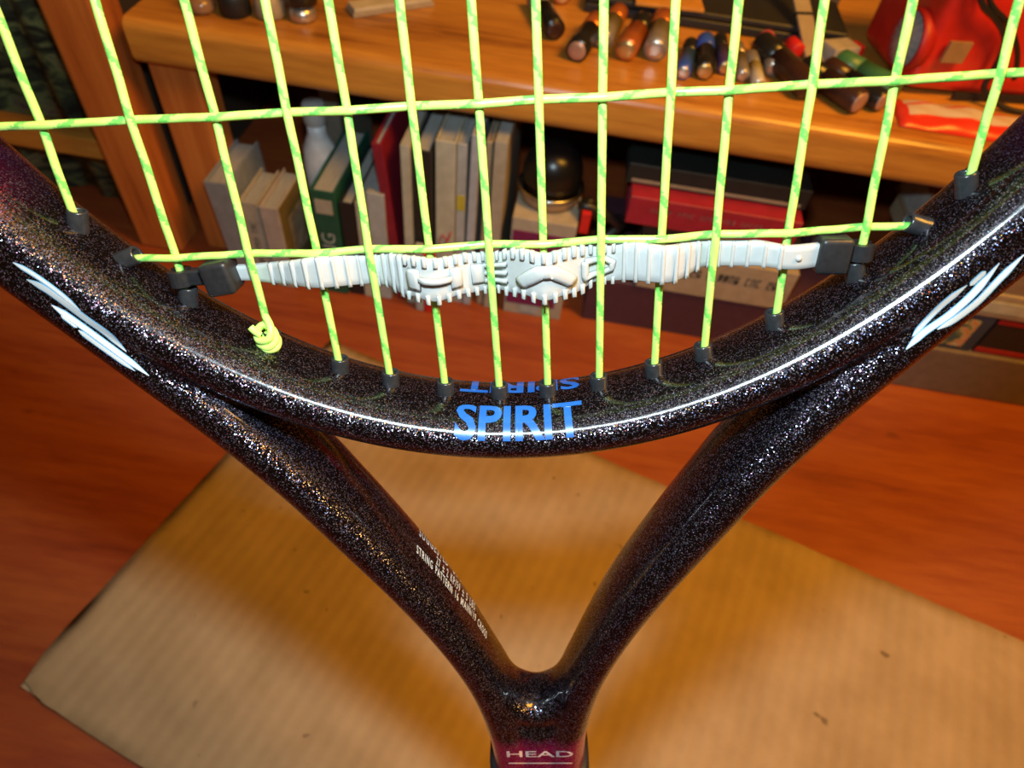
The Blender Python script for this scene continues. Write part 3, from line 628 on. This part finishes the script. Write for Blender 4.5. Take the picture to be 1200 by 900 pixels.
A_, B_, WC = 123.0, 170.0, 138.5                      # inner hoop ellipse
def hoop(t, h):
    p = Vector((A_*cos(t), WC + B_*sin(t), 0)); n = Vector((cos(t)/A_, sin(t)/B_, 0)).normalized()
    return p + n*h, n
def hth(t):                                           # half thickness of the tube in the plane
    k = max(0.0, min(1.0, (sin(t)+1)/0.5)); return 5.7 + 1.0*k
def ring_tube(bm, centers, normals, hs, ds, closed, seg=36, sq=2.2):
    rings = []
    for c, n, h, d in zip(centers, normals, hs, ds):
        r = []
        for k in range(seg):
            a = 2*pi*k/seg; ca_, sa = cos(a), sin(a)
            r.append(bm.verts.new((c + n*(h*math.copysign(abs(ca_)**(2/sq), ca_)) + Vector((0, 0, d*math.copysign(abs(sa)**(2/sq), sa))))/1000))
        rings.append(r)
    m_ = len(rings)
    for i in range(m_ if closed else m_-1):
        a, b_ = rings[i], rings[(i+1) % m_]
        for k in range(seg): bm.faces.new((a[k], a[(k+1) % seg], b_[(k+1) % seg], b_[k]))
    if not closed: bm.faces.new(rings[0][::-1]); bm.faces.new(rings[-1])
ARM = [(113, 52), (108, 36), (99, 18), (88.2, 3.6), (77.4, -9.0), (69.2, -18.6), (57.5, -32.5), (46.9, -47), (41.4, -56), (36.7, -64), (32.1, -72), (27.7, -80), (23.6, -88), (20.0, -96), (16.8, -104), (13.9, -112), (11.4, -120), (9.0, -130), (7.4, -142), (6.8, -158), (6.5, -190)]
ARMH = [5, 5.4, 5.8, 6.0, 6.2, 6.2, 6.2, 6.2, 6.1, 6.0, 5.8, 5.6, 5.4, 5.1, 4.9, 4.9, 5.2, 5.6, 5.9, 6.2, 6.2]
ARMD = [10.5, 10.6, 10.8, 11, 11, 11, 11, 10.9, 10.8, 10.7, 10.5, 10.3, 10.1, 9.9, 9.7, 9.6, 9.8, 10.2, 10.6, 11, 11]
def interp_path(P, n=8):
    return [(v.x, v.y) for v in spline([(x, y, 0) for x, y in P], n)]
def interp_vals(V, n=8):
    return [v.x for v in spline([(x, 0, 0) for x in V], n)]
def frame_mesh():
    bm = bmesh.new(); N = 360
    ts = [2*pi*i/N for i in range(N)]
    cs = [hoop(t, hth(t)) for t in ts]
    ring_tube(bm, [c for c, n in cs], [n for c, n in cs], [hth(t) for t in ts], [11.0]*N, True)
    pth, hh, dd = interp_path(ARM), interp_vals(ARMH), interp_vals(ARMD)
    for s in (1, -1):
        pts = [Vector((s*x, y, 0)) for x, y in pth]
        nr = []
        for i in range(len(pts)):
            t = (pts[min(i+1, len(pts)-1)] - pts[max(i-1, 0)]).normalized(); nr.append(Vector((t.y, -t.x, 0)))
        ring_tube(bm, pts, nr, hh, dd, False)
    # shaft web between the arms
    cp = [Vector((v.x, v.y, 0)) for v in spline([(-13.5, -112, 0), (-10.6, -119, 0), (-6.5, -125.2, 0), (0, -128.2, 0), (6.5, -125.2, 0), (10.6, -119, 0), (13.5, -112, 0)], 6)]
    cn = []
    for i in range(len(cp)):
        t = (cp[min(i+1, len(cp)-1)] - cp[max(i-1, 0)]).normalized(); cn.append(Vector((t.y, -t.x, 0)))
    ring_tube(bm, cp, cn, [4.5]*len(cp), [7.4]*len(cp), False)
    ys = [-126, -129, -133, -138, -145, -156, -175, -200]; hs = [6, 7, 8, 8.5, 9, 10, 11, 11.5]; ds = [6.0, 7.2, 8.4, 9.3, 10.0, 10.7, 11.2, 11.5]
    ring_tube(bm, [Vector((0, y, 0)) for y in ys], [Vector((1, 0, 0))]*len(ys), hs, ds, False)
    bmesh.ops.recalc_face_normals(bm, faces=bm.faces[:])
    me = bpy.data.meshes.new('frame'); bm.to_mesh(me); bm.free()
    o = bpy.data.objects.new('frame', me); COL.objects.link(o)
    r = o.modifiers.new('join', 'REMESH'); r.mode = 'VOXEL'; r.voxel_size = 0.00062
    s = o.modifiers.new('blend', 'SMOOTH'); s.factor = 0.5; s.iterations = 9
    dg = bpy.context.evaluated_depsgraph_get(); out = bpy.data.meshes.new_from_object(o.evaluated_get(dg))
    bpy.data.objects.remove(o, do_unlink=True); return out
fme = frame_mesh()
frame = rpart('frame', fme, M_PAINT)
frame.data.materials.clear(); frame.data.materials.append(M_PAINT)
bvh = BVHTree.FromPolygons([v.co.copy() for v in fme.vertices], [tuple(p.vertices) for p in fme.polygons])
def lay(p, start, lift=0.00007):
    """nearest painted surface seen from start towards p (mm)"""
    a = Vector(start)/1000; d = (Vector(p)/1000 - a).normalized()
    loc, nrm, idx, dist = bvh.ray_cast(a, d)
    return (loc + nrm*lift) if loc is not None else None
def print_bm(name, bm, fn, m_):
    bad = []
    for v in bm.verts:
        q = fn(v.co.x, v.co.y)
        if q is None: bad.append(v)
        else: v.co = q
    if bad: bmesh.ops.delete(bm, geom=bad, context='VERTS')
    return rpart(name, frombm(bm), m_, True)
# model name on the bridge, front and back
def on_bridge(s, phi):
    t = -pi/2 + s/127.0; c, n = hoop(t, hth(t)); d = -n*cos(phi) + Vector((0, 0, sin(phi)))
    return lay(c, c + d*30)
def spirit(name, sgn):
    bm = text_bm('SPIRIT', (0.03, 0.08), bold=0.028)
    if sgn > 0: fn = lambda x, y: on_bridge(-12.6 + 25.2*x, radians(81 - 47*y))
    else: fn = lambda x, y: on_bridge(12.6 - 25.2*x, radians(-(60 - 52*y)))
    o = print_bm(name, bm, fn, M_BLUE); return o
spirit('front_model_name', 1); spirit('back_model_name', -1)
def planar(pts):
    """print cast from the camera through string-plane points taken from image pixels (mm)"""
    return [lay((x, y, 0), CAM_POS) for x, y in pts]
# stringing notes on the left arm
def along(line, x):
    P = [Vector((a, b_, 0)) for a, b_ in spline_pts(line)]
    L = [0]
    for a, b_ in zip(P, P[1:]): L.append(L[-1] + (b_-a).length)
    s = x*L[-1]
    for i in range(len(P)-1):
        if s <= L[i+1] or i == len(P)-2:
            return P[i].lerp(P[i+1], (s-L[i])/max(1e-6, L[i+1]-L[i]))
def spline_pts(line): return [(v.x, v.y) for v in spline([(a, b_, 0) for a, b_ in line], 5)]
NOTES = [('SUGGESTED  STRING  TENSION', [(-25.07, -68.66), (-21.88, -74.07), (-19.51, -78.52), (-15.32, -86.88), (-11.28, -97.51)]),
         ('27 \u00b1 2 KP/59 \u00b1 5 LBS', [(-22.07, -77.63), (-18.83, -84.19), (-14.21, -93.76)]),
         ('STRING PATTERN 16 MAIN/19 CROSS', [(-26.33, -73.96), (-22.61, -80.69), (-18.5, -89.47), (-14.86, -96.51), (-12.06, -104.14)])]
for body, line in NOTES:
    bm = text_bm(body, (0.02, 0.4), bold=0.014, spread=1.3)
    def fn(x, y, line=line):
        q = along(line, x); return lay((q.x + 0.40*y, q.y + 2.7*y, 0), CAM_POS)
    print_bm('stringing_note', bm, fn, M_WHITEPRINT)
# maker's name and line on the shaft
bm = text_bm('HEAD', (0.05, 0.2), bold=0.01)
print_bm('maker_name', bm, lambda x, y: lay((-9.6 + 19.4*x, -155.2 + 2.9*y, 0), CAM_POS), M_SILVERPRINT)
bm = bmesh.new(); bmesh.ops.create_grid(bm, x_segments=24, y_segments=2, size=0.5)
print_bm('maker_line', bm, lambda x, y: lay((0.1 + 18.8*x, -158.3 + 0.55*y, 0), CAM_POS), M_SILVERPRINT)
# brush-stroke stripes on the hoop shoulders
STRIPES = [  # centrelines traced from image pixels, carried onto the string plane
    ([(-92.72, 0.59), (-89.71, -1.94), (-86.64, -5.32), (-83.55, -9.68)], 0.54),
    ([(-91.48, -2.83), (-88.3, -5.25), (-83.25, -11.13), (-80.0, -14.74), (-77.61, -18.67)], 0.85),
    ([(-88.8, -8.16), (-84.88, -12.4), (-80.03, -18.07), (-74.8, -24.29)], 0.93),
    ([(-87.8, -10.35), (-85.61, -13.11)], 0.39),
    ([(-85.57, -13.6), (-82.61, -17.14), (-77.3, -23.08)], 0.62),
    ([(74.82, -21.14), (76.39, -18.19), (78.63, -14.83), (82.03, -11.11)], 0.67),
    ([(74.23, -23.91), (76.64, -20.5), (80.39, -16.96), (83.55, -12.84), (86.51, -7.09)], 0.97),
    ([(78.98, -19.88), (81.82, -17.71), (84.88, -14.4), (87.52, -10.03), (90.31, -5.67)], 0.82),
    ([(82.56, -11.2), (84.58, -8.55)], 0.60),
]
def stripe(line, width, lift, m_, name):
    """tapering brush stroke along a line of the string plane (mm)"""
    P = spline([(x, y, 0) for x, y in line], 14); bm = bmesh.new(); rows = []
    for i, p in enumerate(P):
        t = (P[min(i+1, len(P)-1)] - P[max(i-1, 0)]).normalized(); n = Vector((-t.y, t.x, 0)); u_ = i/(len(P)-1)
        w_ = 0.5*width*min(1.0, 5*u_+0.12, 5*(1-u_)+0.08)
        rows.append([lay(p + n*(w_*k), CAM_POS, lift) for k in (-1, -0.5, 0, 0.5, 1)])
    for a, b_ in zip(rows, rows[1:]):
        for k in range(4):
            q = (a[k], a[k+1], b_[k+1], b_[k])
            if all(x is not None for x in q) and max((x-y).length for x in q for y in q) < 0.004: bm.faces.new([bm.verts.new(x) for x in q])
    bmesh.ops.remove_doubles(bm, verts=bm.verts[:], dist=1e-6)
    rpart(name, frombm(bm), m_, True)
for line, w_ in STRIPES:
    stripe(line, w_*1.3+0.42, 0.00006, M_PALEBLUE, 'stripe_outline'); stripe(line, w_*1.3, 0.00011, M_WHITEPRINT, 'white_stripe')

# handle: collar, grip, butt cap
def octo(ys, ws, ds, seg=8):
    v, f = [], []
    for y, w_, d_ in zip(ys, ws, ds):
        for k in range(32):
            a = 2*pi*k/32; q = 4.0; ca_, sa = cos(a), sin(a)
            r_ = (abs(ca_)**q + abs(sa)**q)**(-1/q); v.append(mm(w_*r_*ca_, y, d_*r_*sa))
    for i in range(len(ys)-1):
        for k in range(32): f.append((i*32+k, i*32+(k+1) % 32, (i+1)*32+(k+1) % 32, (i+1)*32+k))
    f.append(tuple(range(32))); f.append(tuple((len(ys)-1)*32+k for k in range(32))[::-1])
    bm = bmesh.new(); bm.from_mesh(mesh(v, f)); return frombm(bm)
rpart('grip_collar', octo([-149, -149.6, -158, -166, -167], [13.2, 14.1, 14.4, 14.4, 13.6], [10.2, 10.9, 11.2, 11.4, 11]), M_RUBBER)
gy, gw, gd = [], [], []
for i in range(60):
    y = -164 - i*((-164-WB-17)/59); k = 0.25*(1 if i % 5 else -1); gy.append(y); gw.append(13.6 + 1.2*i/59 + k); gd.append(12.0 + 1.2*i/59 + k)
rpart('grip', octo(gy, gw, gd), plain('black_leather_grip', (0.02, 0.02, 0.02), rough=0.6))
rpart('butt_cap', octo([WB+18, WB+17, WB+11, WB+5, WB+0.6, WB], [14.4, 15.2, 16.2, 17.0, 16.6, 15.4], [13, 14, 14.8, 15.4, 15, 14]), M_RUBBER)

# strings
MU = [-93.5, -77.8, -61.9, -47.9, -35.5, -25.75, -14.9, -4.0, 5.75, 16.0, 26.75, 36.1, 48.8, 61.8, 77.3, 93.0]
def inner_y(x, top=False):
    k = B_*sqrt(max(0, 1-(x/A_)**2)); return WC + k if top else WC - k
CW = [0.15, 24.0] + [24 + 22*i for i in range(1, 12)]
def crossz(i, j): return 0.75 if (i+j) % 2 else -0.75     # main i in front of cross j
def string_path(kind, idx):
    pts = []
    if kind == 'main':
        x = MU[idx]; y0, y1 = inner_y(x)-2.0, inner_y(x, True)+2
        y = y0
        while y < y1:
            z = 0
            for j, c in enumerate(CW):
                d = abs(y-c)
                if d < 8: z += crossz(idx, j)*0.55*(0.5+0.5*cos(pi*d/8))
            pts.append(mm(x, y, z)); y += 1.0
        pts.append(mm(x, y1, 0))
    else:
        y = CW[idx]; xm = A_*sqrt(max(0, 1-((y-WC)/B_)**2)) + (1.0 if idx else -2.0)
        x = -xm
        while x < xm:
            z = 0
            for i, c in enumerate(MU):
                d = abs(x-c)
                if d < 6: z -= crossz(i, idx)*0.9*(0.5+0.5*cos(pi*d/6))
            bow = 0.35*(1-(x/xm)**2) if idx < 2 else 0
            pts.append(mm(x, y-bow+0.2, z)); x += 1.0
        pts.append(mm(xm, y+0.2, 0))
    return pts
SR_ = 0.00074
for i in range(len(MU)):
    rpart('main_string', sweep(string_path('main', i), SR_, 10), M_STRING)
for j in range(len(CW)):
    rpart('cross_string', sweep(string_path('cross', j), SR_*0.98, 10), M_STRING)
# grommets: hollow sleeves standing out of the inner wall
def grommet(base, d, h=3.3, r=1.75, name='grommet'):
    d = Vector(d).normalized(); u_ = d.orthogonal().normalized(); w_ = d.cross(u_); v, f = [], []
    prof = [(r*1.05, -1.6), (r*1.05, -0.2), (r, 0.5), (r, h-0.25), (r*0.93, h), (r*0.72, h), (r*0.62, h-0.3), (r*0.62, h-2.0), (0.02, h-2.0)]
    for rr, z in prof:
        for k in range(20):
            a = 2*pi*k/20; v.append((Vector(base) + d*z + (u_*cos(a) + w_*sin(a))*rr)/1000)
    for i in range(len(prof)-1):
        for k in range(20): f.append((i*20+k, i*20+(k+1) % 20, (i+1)*20+(k+1) % 20, (i+1)*20+k))
    bm = bmesh.new(); bm.from_mesh(mesh(v, f)); return rpart(name, frombm(bm), M_GROMMET, True)
for i, x in enumerate(MU):
    for top in (False, True):
        y = inner_y(x, top); n = Vector((-(x)/A_**2, -(y-WC)/B_**2, 0)).normalized()
        d = Vector((0, -1 if top else 1, 0)); d = (d*0.72 + n*0.42).normalized()
        grommet((x, y, 0), d, 2.7 if abs(x) < 60 else 3.0)
for j, y in enumerate(CW):
    xm = A_*sqrt(max(0, 1-((y-WC)/B_)**2))
    for s in (1, -1):
        n = Vector((-s*xm/A_**2, -(y-WC)/B_**2, 0)).normalized(); d = (Vector((-s, 0, 0))*0.7 + n*0.5).normalized()
        grommet((s*xm, y, 0), d, 3.0)
for x in (-35.2+3.4, 40.5):                               # the two small holes beside sleeves
    pass
# the knot tied off on the third main
kn = bmesh.new()
def add_curve(bm, pts, r):
    me = sweep(pts, r, 10); bm.from_mesh(me); bpy.data.meshes.remove(me)
kc = Vector((MU[3], -16.2, 1.2))
def kp(a, b_, c): return (kc + Vector((a, b_, c)))/1000
add_curve(kn, spline([kp(0.2, 4.2, -0.8), kp(1.3, 2.4, 0.6), kp(0.9, 0.6, 1.6), kp(-1.2, 0.2, 1.4), kp(-1.7, 1.6, 0.2), kp(-0.4, 2.6, -0.4), kp(1.4, 1.8, 0.2), kp(1.8, 0.0, 0.8), kp(0.4, -1.2, 1.6), kp(-1.4, -0.8, 1.0), kp(-1.9, -0.2, -0.4)], 7), 0.00075)
add_curve(kn, spline([kp(-1.6, -0.4, 0.6), kp(-0.2, -1.8, 1.4), kp(1.5, -1.7, 0.8), kp(1.7, -0.3, -0.2), kp(0.2, 0.6, -0.6), kp(-1.2, -0.6, -0.2), kp(-0.6, -2.2, 0.6), kp(0.9, -2.4, 0.4), kp(1.6, -1.2, -0.6)], 7), 0.00078)
add_curve(kn, spline([kp(-0.8, 1.2, 1.2), kp(-1.7, 2.2, 1.3), kp(-2.3, 3.0, 1.2)], 6), 0.00070)
rpart('knot', frombm(kn), plain('neon_knot', (0.60, 0.95, 0.20), rough=0.3, var=0.1, scale=900), True)

# ------------------------------------------------------------------ the white vibration strap threaded through the strings
damper = thing('vibration_strap', 'white ribbed rubber strap woven through the lower strings, with black end blocks', 'dampener', RO)
dmx = Matrix.Identity(4)
for i in range(3): dmx[i][0], dmx[i][1], dmx[i][2], dmx[i][3] = RX[i], RY[i], RZ[i], RO[i]
damper.matrix_world = dmx
def dpart(name, bm, m_, parent=None, smooth=True): return link(name, frombm(bm), m_, parent or damper, smooth)
ST = [-55, -50.4, -42.3, -34.2, -26.3, -22.9, -17.0, -13.2, -7.7, -3.0, 0.9, 6.2, 12.3, 18.4, 20.7, 27.5, 34.9, 42.4, 49.2, 55.5]
TOP = [-2.0, -2.0, -1.6, -1.0, -1.0, -0.8, -1.7, -2.2, -1.5, -1.5, -1.1, -1.9, -1.1, -1.0, -0.6, -1.6, -0.9, -1.3, -2.5, -2.2]
SB = [-55, -51.2, -43.3, -35.4, -27.3, -23.8, -19.5, -14.0, -9.1, -3.5, 0.4, 6.0, 10.7, 15.4, 20.9, 27.9, 35.4, 43.0, 49.9, 55.5]
BOT = [-5.0, -4.9, -5.8, -6.8, -6.6, -6.9, -9.0, -10.2, -9.2, -8.6, -9.4, -10.7, -9.9, -7.9, -7.8, -8.4, -5.7, -5.9, -6.8, -6.4]
def lerp(xs, ys, x):
    if x <= xs[0]: return ys[0]
    for i in range(len(xs)-1):
        if x <= xs[i+1]:
            t = (x-xs[i])/(xs[i+1]-xs[i]); t = t*t*(3-2*t); return ys[i] + (ys[i+1]-ys[i])*t
    return ys[-1]
WX = [-61.9] + MU[3:13] + [61.8]
WZ = [0.3, -1.75, 1.75, -1.75, 2.7, -1.75, 2.9, -1.75, 1.9, -1.75, 1.75, 0.3]
def szz(x): return lerp(WX, WZ, x)
def S(x, v, n):
    """point of the strap: x across the racket, v -1..1 over its width, n mm proud of its front face"""
    z = szz(x); dz = (szz(x+0.3)-szz(x-0.3))/0.6; k = sqrt(1+dz*dz); nx, nz = -dz/k, 1/k
    t, b_ = lerp(ST, TOP, x), lerp(SB, BOT, x)
    # a point proud of the string plane shows lower from the front, so the traced edges move up with z
    zc = z + 0.75; shift = 0.32*max(-1.8, min(3.0, zc))
    c, hw = (t+b_)/2 + shift, (t-b_)/2
    return Vector((x + nx*(0.75+n), c + v*hw, z + nz*(0.75+n)))/1000
def sblock(bm, x0, x1, v0, v1, n0, n1, nseg=3, taper=0.0):
    """small raised block following the strap"""
    rows = []
    for i in range(nseg+1):
        x = x0 + (x1-x0)*i/nseg; e = taper*(1 if i in (0, nseg) else 0)
        dv = (v1-v0)*0.16
        rows.append([bm.verts.new(S(x, v0, n0)), bm.verts.new(S(x, v1, n0)), bm.verts.new(S(x, v1-dv*0.3, n0+(n1-n0)*0.7)), bm.verts.new(S(x, v1-dv, n1-e)), bm.verts.new(S(x, v0+dv, n1-e)), bm.verts.new(S(x, v0+dv*0.3, n0+(n1-n0)*0.7))])
    for a, b_ in zip(rows, rows[1:]):
        for k in range(6): bm.faces.new((a[k], a[(k+1) % 6], b_[(k+1) % 6], b_[k]))
    bm.faces.new(rows[0][::-1]); bm.faces.new(rows[-1])
def bar(bm, pts, w_, n0, n1):
    """raised rounded stroke on the strap through (x, v) points"""
    P = []
    for (xa, va), (xb, vb) in zip(pts, pts[1:]):
        for k in range(6): P.append((xa+(xb-xa)*k/6, va+(vb-va)*k/6))
    P.append(pts[-1]); rows = []
    for i, (x, v) in enumerate(P):
        a, b_ = P[max(i-1, 0)], P[min(i+1, len(P)-1)]; dx, dv = (b_[0]-a[0]), (b_[1]-a[1])*4.0; L = sqrt(dx*dx+dv*dv) or 1; ox, ov = -dv/L*w_, dx/L*w_/4.0
        rows.append([bm.verts.new(S(x-ox, v-ov, n0)), bm.verts.new(S(x-ox*.85, v-ov*.85, n1*.75)), bm.verts.new(S(x-ox*.45, v-ov*.45, n1)), bm.verts.new(S(x+ox*.45, v+ov*.45, n1)), bm.verts.new(S(x+ox*.85, v+ov*.85, n1*.75)), bm.verts.new(S(x+ox, v+ov, n0))])
    for a, b_ in zip(rows, rows[1:]):
        for k in range(6): bm.faces.new((a[k], a[(k+1) % 6], b_[(k+1) % 6], b_[k]))
    bm.faces.new(rows[0][::-1]); bm.faces.new(rows[-1])
def build_strap():
    bm = bmesh.new(); n = 240; rows = []
    for i in range(n+1):
        x = -54.5 + 109.5*i/n
        r = []
        for (v, nn) in [(-1, -0.3), (-0.92, 0), (-0.5, 0.03), (0, 0.05), (0.5, 0.03), (0.92, 0), (1, -0.3), (1, -1.2), (0.92, -1.5), (0, -1.5), (-0.92, -1.5), (-1, -1.2)]:
            r.append(bm.verts.new(S(x, v, nn)))
        rows.append(r)
    for a, b_ in zip(rows, rows[1:]):
        for k in range(12): bm.faces.new((a[k], a[(k+1) % 12], b_[(k+1) % 12], b_[k]))
    bm.faces.new(rows[0][::-1]); bm.faces.new(rows[-1])
    strap = dpart('strap', bm, M_STRAP)
    # ribs across the plain lengths
    rb = bmesh.new()
    ribs = [-44.5, -42.0, -39.6, -37.2, -34.9, -32.7, -30.6, -28.6, -26.7, -24.9, -23.2, -21.5, -19.9] + [20.6, 22.6, 24.6, 26.7, 28.8, 30.9, 33.0, 35.2, 37.4, 39.8, 42.3, 44.9, 47.3]
    for x in ribs: sblock(rb, x-0.32, x+0.32, -1.12, 1.10, -0.1, 0.62, 2, 0.25)
    o = dpart('rib', rb, M_STRAP, strap); o['kind'] = 'stuff'
    sd = bmesh.new()
    x = -18.6
    while x < 19.6:
        sblock(sd, x-0.33, x+0.33, 0.62, 1.14, -0.1, 0.75, 2, 0.25); sblock(sd, x-0.33, x+0.33, -1.14, -0.66, -0.1, 0.75, 2, 0.25); x += 1.62
    o = dpart('edge_stud', sd, M_STRAP, strap); o['kind'] = 'stuff'
    # raised letters
    H = bmesh.new(); sblock(H, -18.3, -16.3, -0.52, 0.52, 0, 1.0, 3, .2); sblock(H, -11.6, -9.8, -0.52, 0.52, 0, 1.0, 3, .2); sblock(H, -16.4, -11.5, -0.12, 0.16, 0, 1.1, 5, .2); dpart('raised_letter', H, M_STRAP, strap)
    E_ = bmesh.new(); sblock(E_, -8.0, -5.6, -0.5, 0.52, 0, 0.9, 3, .2)
    for v0 in (-0.50, -0.10, 0.30): sblock(E_, -5.7, -0.4, v0, v0+0.22, 0, 0.9, 5, .2)
    dpart('raised_letter', E_, M_STRAP, strap)
    A2 = bmesh.new(); bar(A2, [(2.0, -0.40), (5.2, 0.28), (6.9, 0.28), (10.3, -0.40)], 1.15, 0, 1.0); dpart('raised_letter', A2, M_STRAP, strap)
    D2 = bmesh.new(); bar(D2, [(12.6, 0.34), (12.6, -0.42), (16.2, -0.42), (18.4, -0.22), (18.6, 0.12), (17.2, 0.34), (12.6, 0.34)], 0.62, 0, 1.0); dpart('raised_letter', D2, M_STRAP, strap)
    nb = bmesh.new(); bmesh.ops.create_uvsphere(nb, u_segments=14, v_segments=8, radius=0.0006)
    for v in nb.verts: v.co += S(50.2, 0, 0)
    dpart('nub', nb, M_STRAP, strap)
build_strap()
# end blocks with their hooks round the second main from each side
def end_block(x0, x1, y0, y1, z0, z1, tilt, hook_x, hook_y):
    bm = bmesh.new(); cx, cy = (x0+x1)/2, (y0+y1)/2
    mt_ = Matrix.Translation(Vector((cx, cy, 0))/1000) @ Matrix.Rotation(tilt, 4, 'Z') @ Matrix.Translation(Vector((-cx, -cy, 0))/1000)
    box_bm(bm, x0/1000, x1/1000, y0/1000, y1/1000, z0/1000, z1/1000, 0.0009, 3, mt_)
    blk = dpart('end_block', bm, M_RUBBER)
    s = -1 if hook_x < cx else 1
    hb = bmesh.new()
    # C-shaped hook closing round the string
    v = []
    for k in range(15):
        a = radians(20 + 320*k/14) if s > 0 else radians(200 + 320*k/14 - 0)
        v.append((hook_x + s*0 + 1.75*cos(a + (pi if s > 0 else pi)), 1.75*sin(a)))
    prof = [(1.05, 1.45), (2.25, 1.45), (2.25, -1.45), (1.05, -1.45)]
    rows = []
    for k in range(17):
        a = radians(-155 + 310*k/16) + (pi if s < 0 else 0) + pi
        rows.append([hb.verts.new(Vector((hook_x + r_*cos(a), hook_y + dy, r_*sin(a)))/1000) for r_, dy in prof])
    for a, b_ in zip(rows, rows[1:]):
        for k in range(4): hb.faces.new((a[k], a[(k+1) % 4], b_[(k+1) % 4], b_[k]))
    hb.faces.new(rows[0][::-1]); hb.faces.new(rows[-1])
    inner = x0 if s < 0 else x1
    xa, xb = sorted((inner, hook_x + (-s)*1.3))
    box_bm(hb, (xa-0.2)/1000, (xb+0.3)/1000, (hook_y-1.45)/1000, (hook_y+1.45)/1000, -0.0012, 0.0012, 0.0003, 1)
    dpart('hook', hb, M_RUBBER, blk, False)
end_block(-56.6, -51.2, -6.6, -0.4, -2.4, 3.2, radians(7), MU[2], -3.6)
end_block(53.6, 59.2, -7.0, -0.6, -2.4, 3.2, radians(-3), MU[13], -3.8)
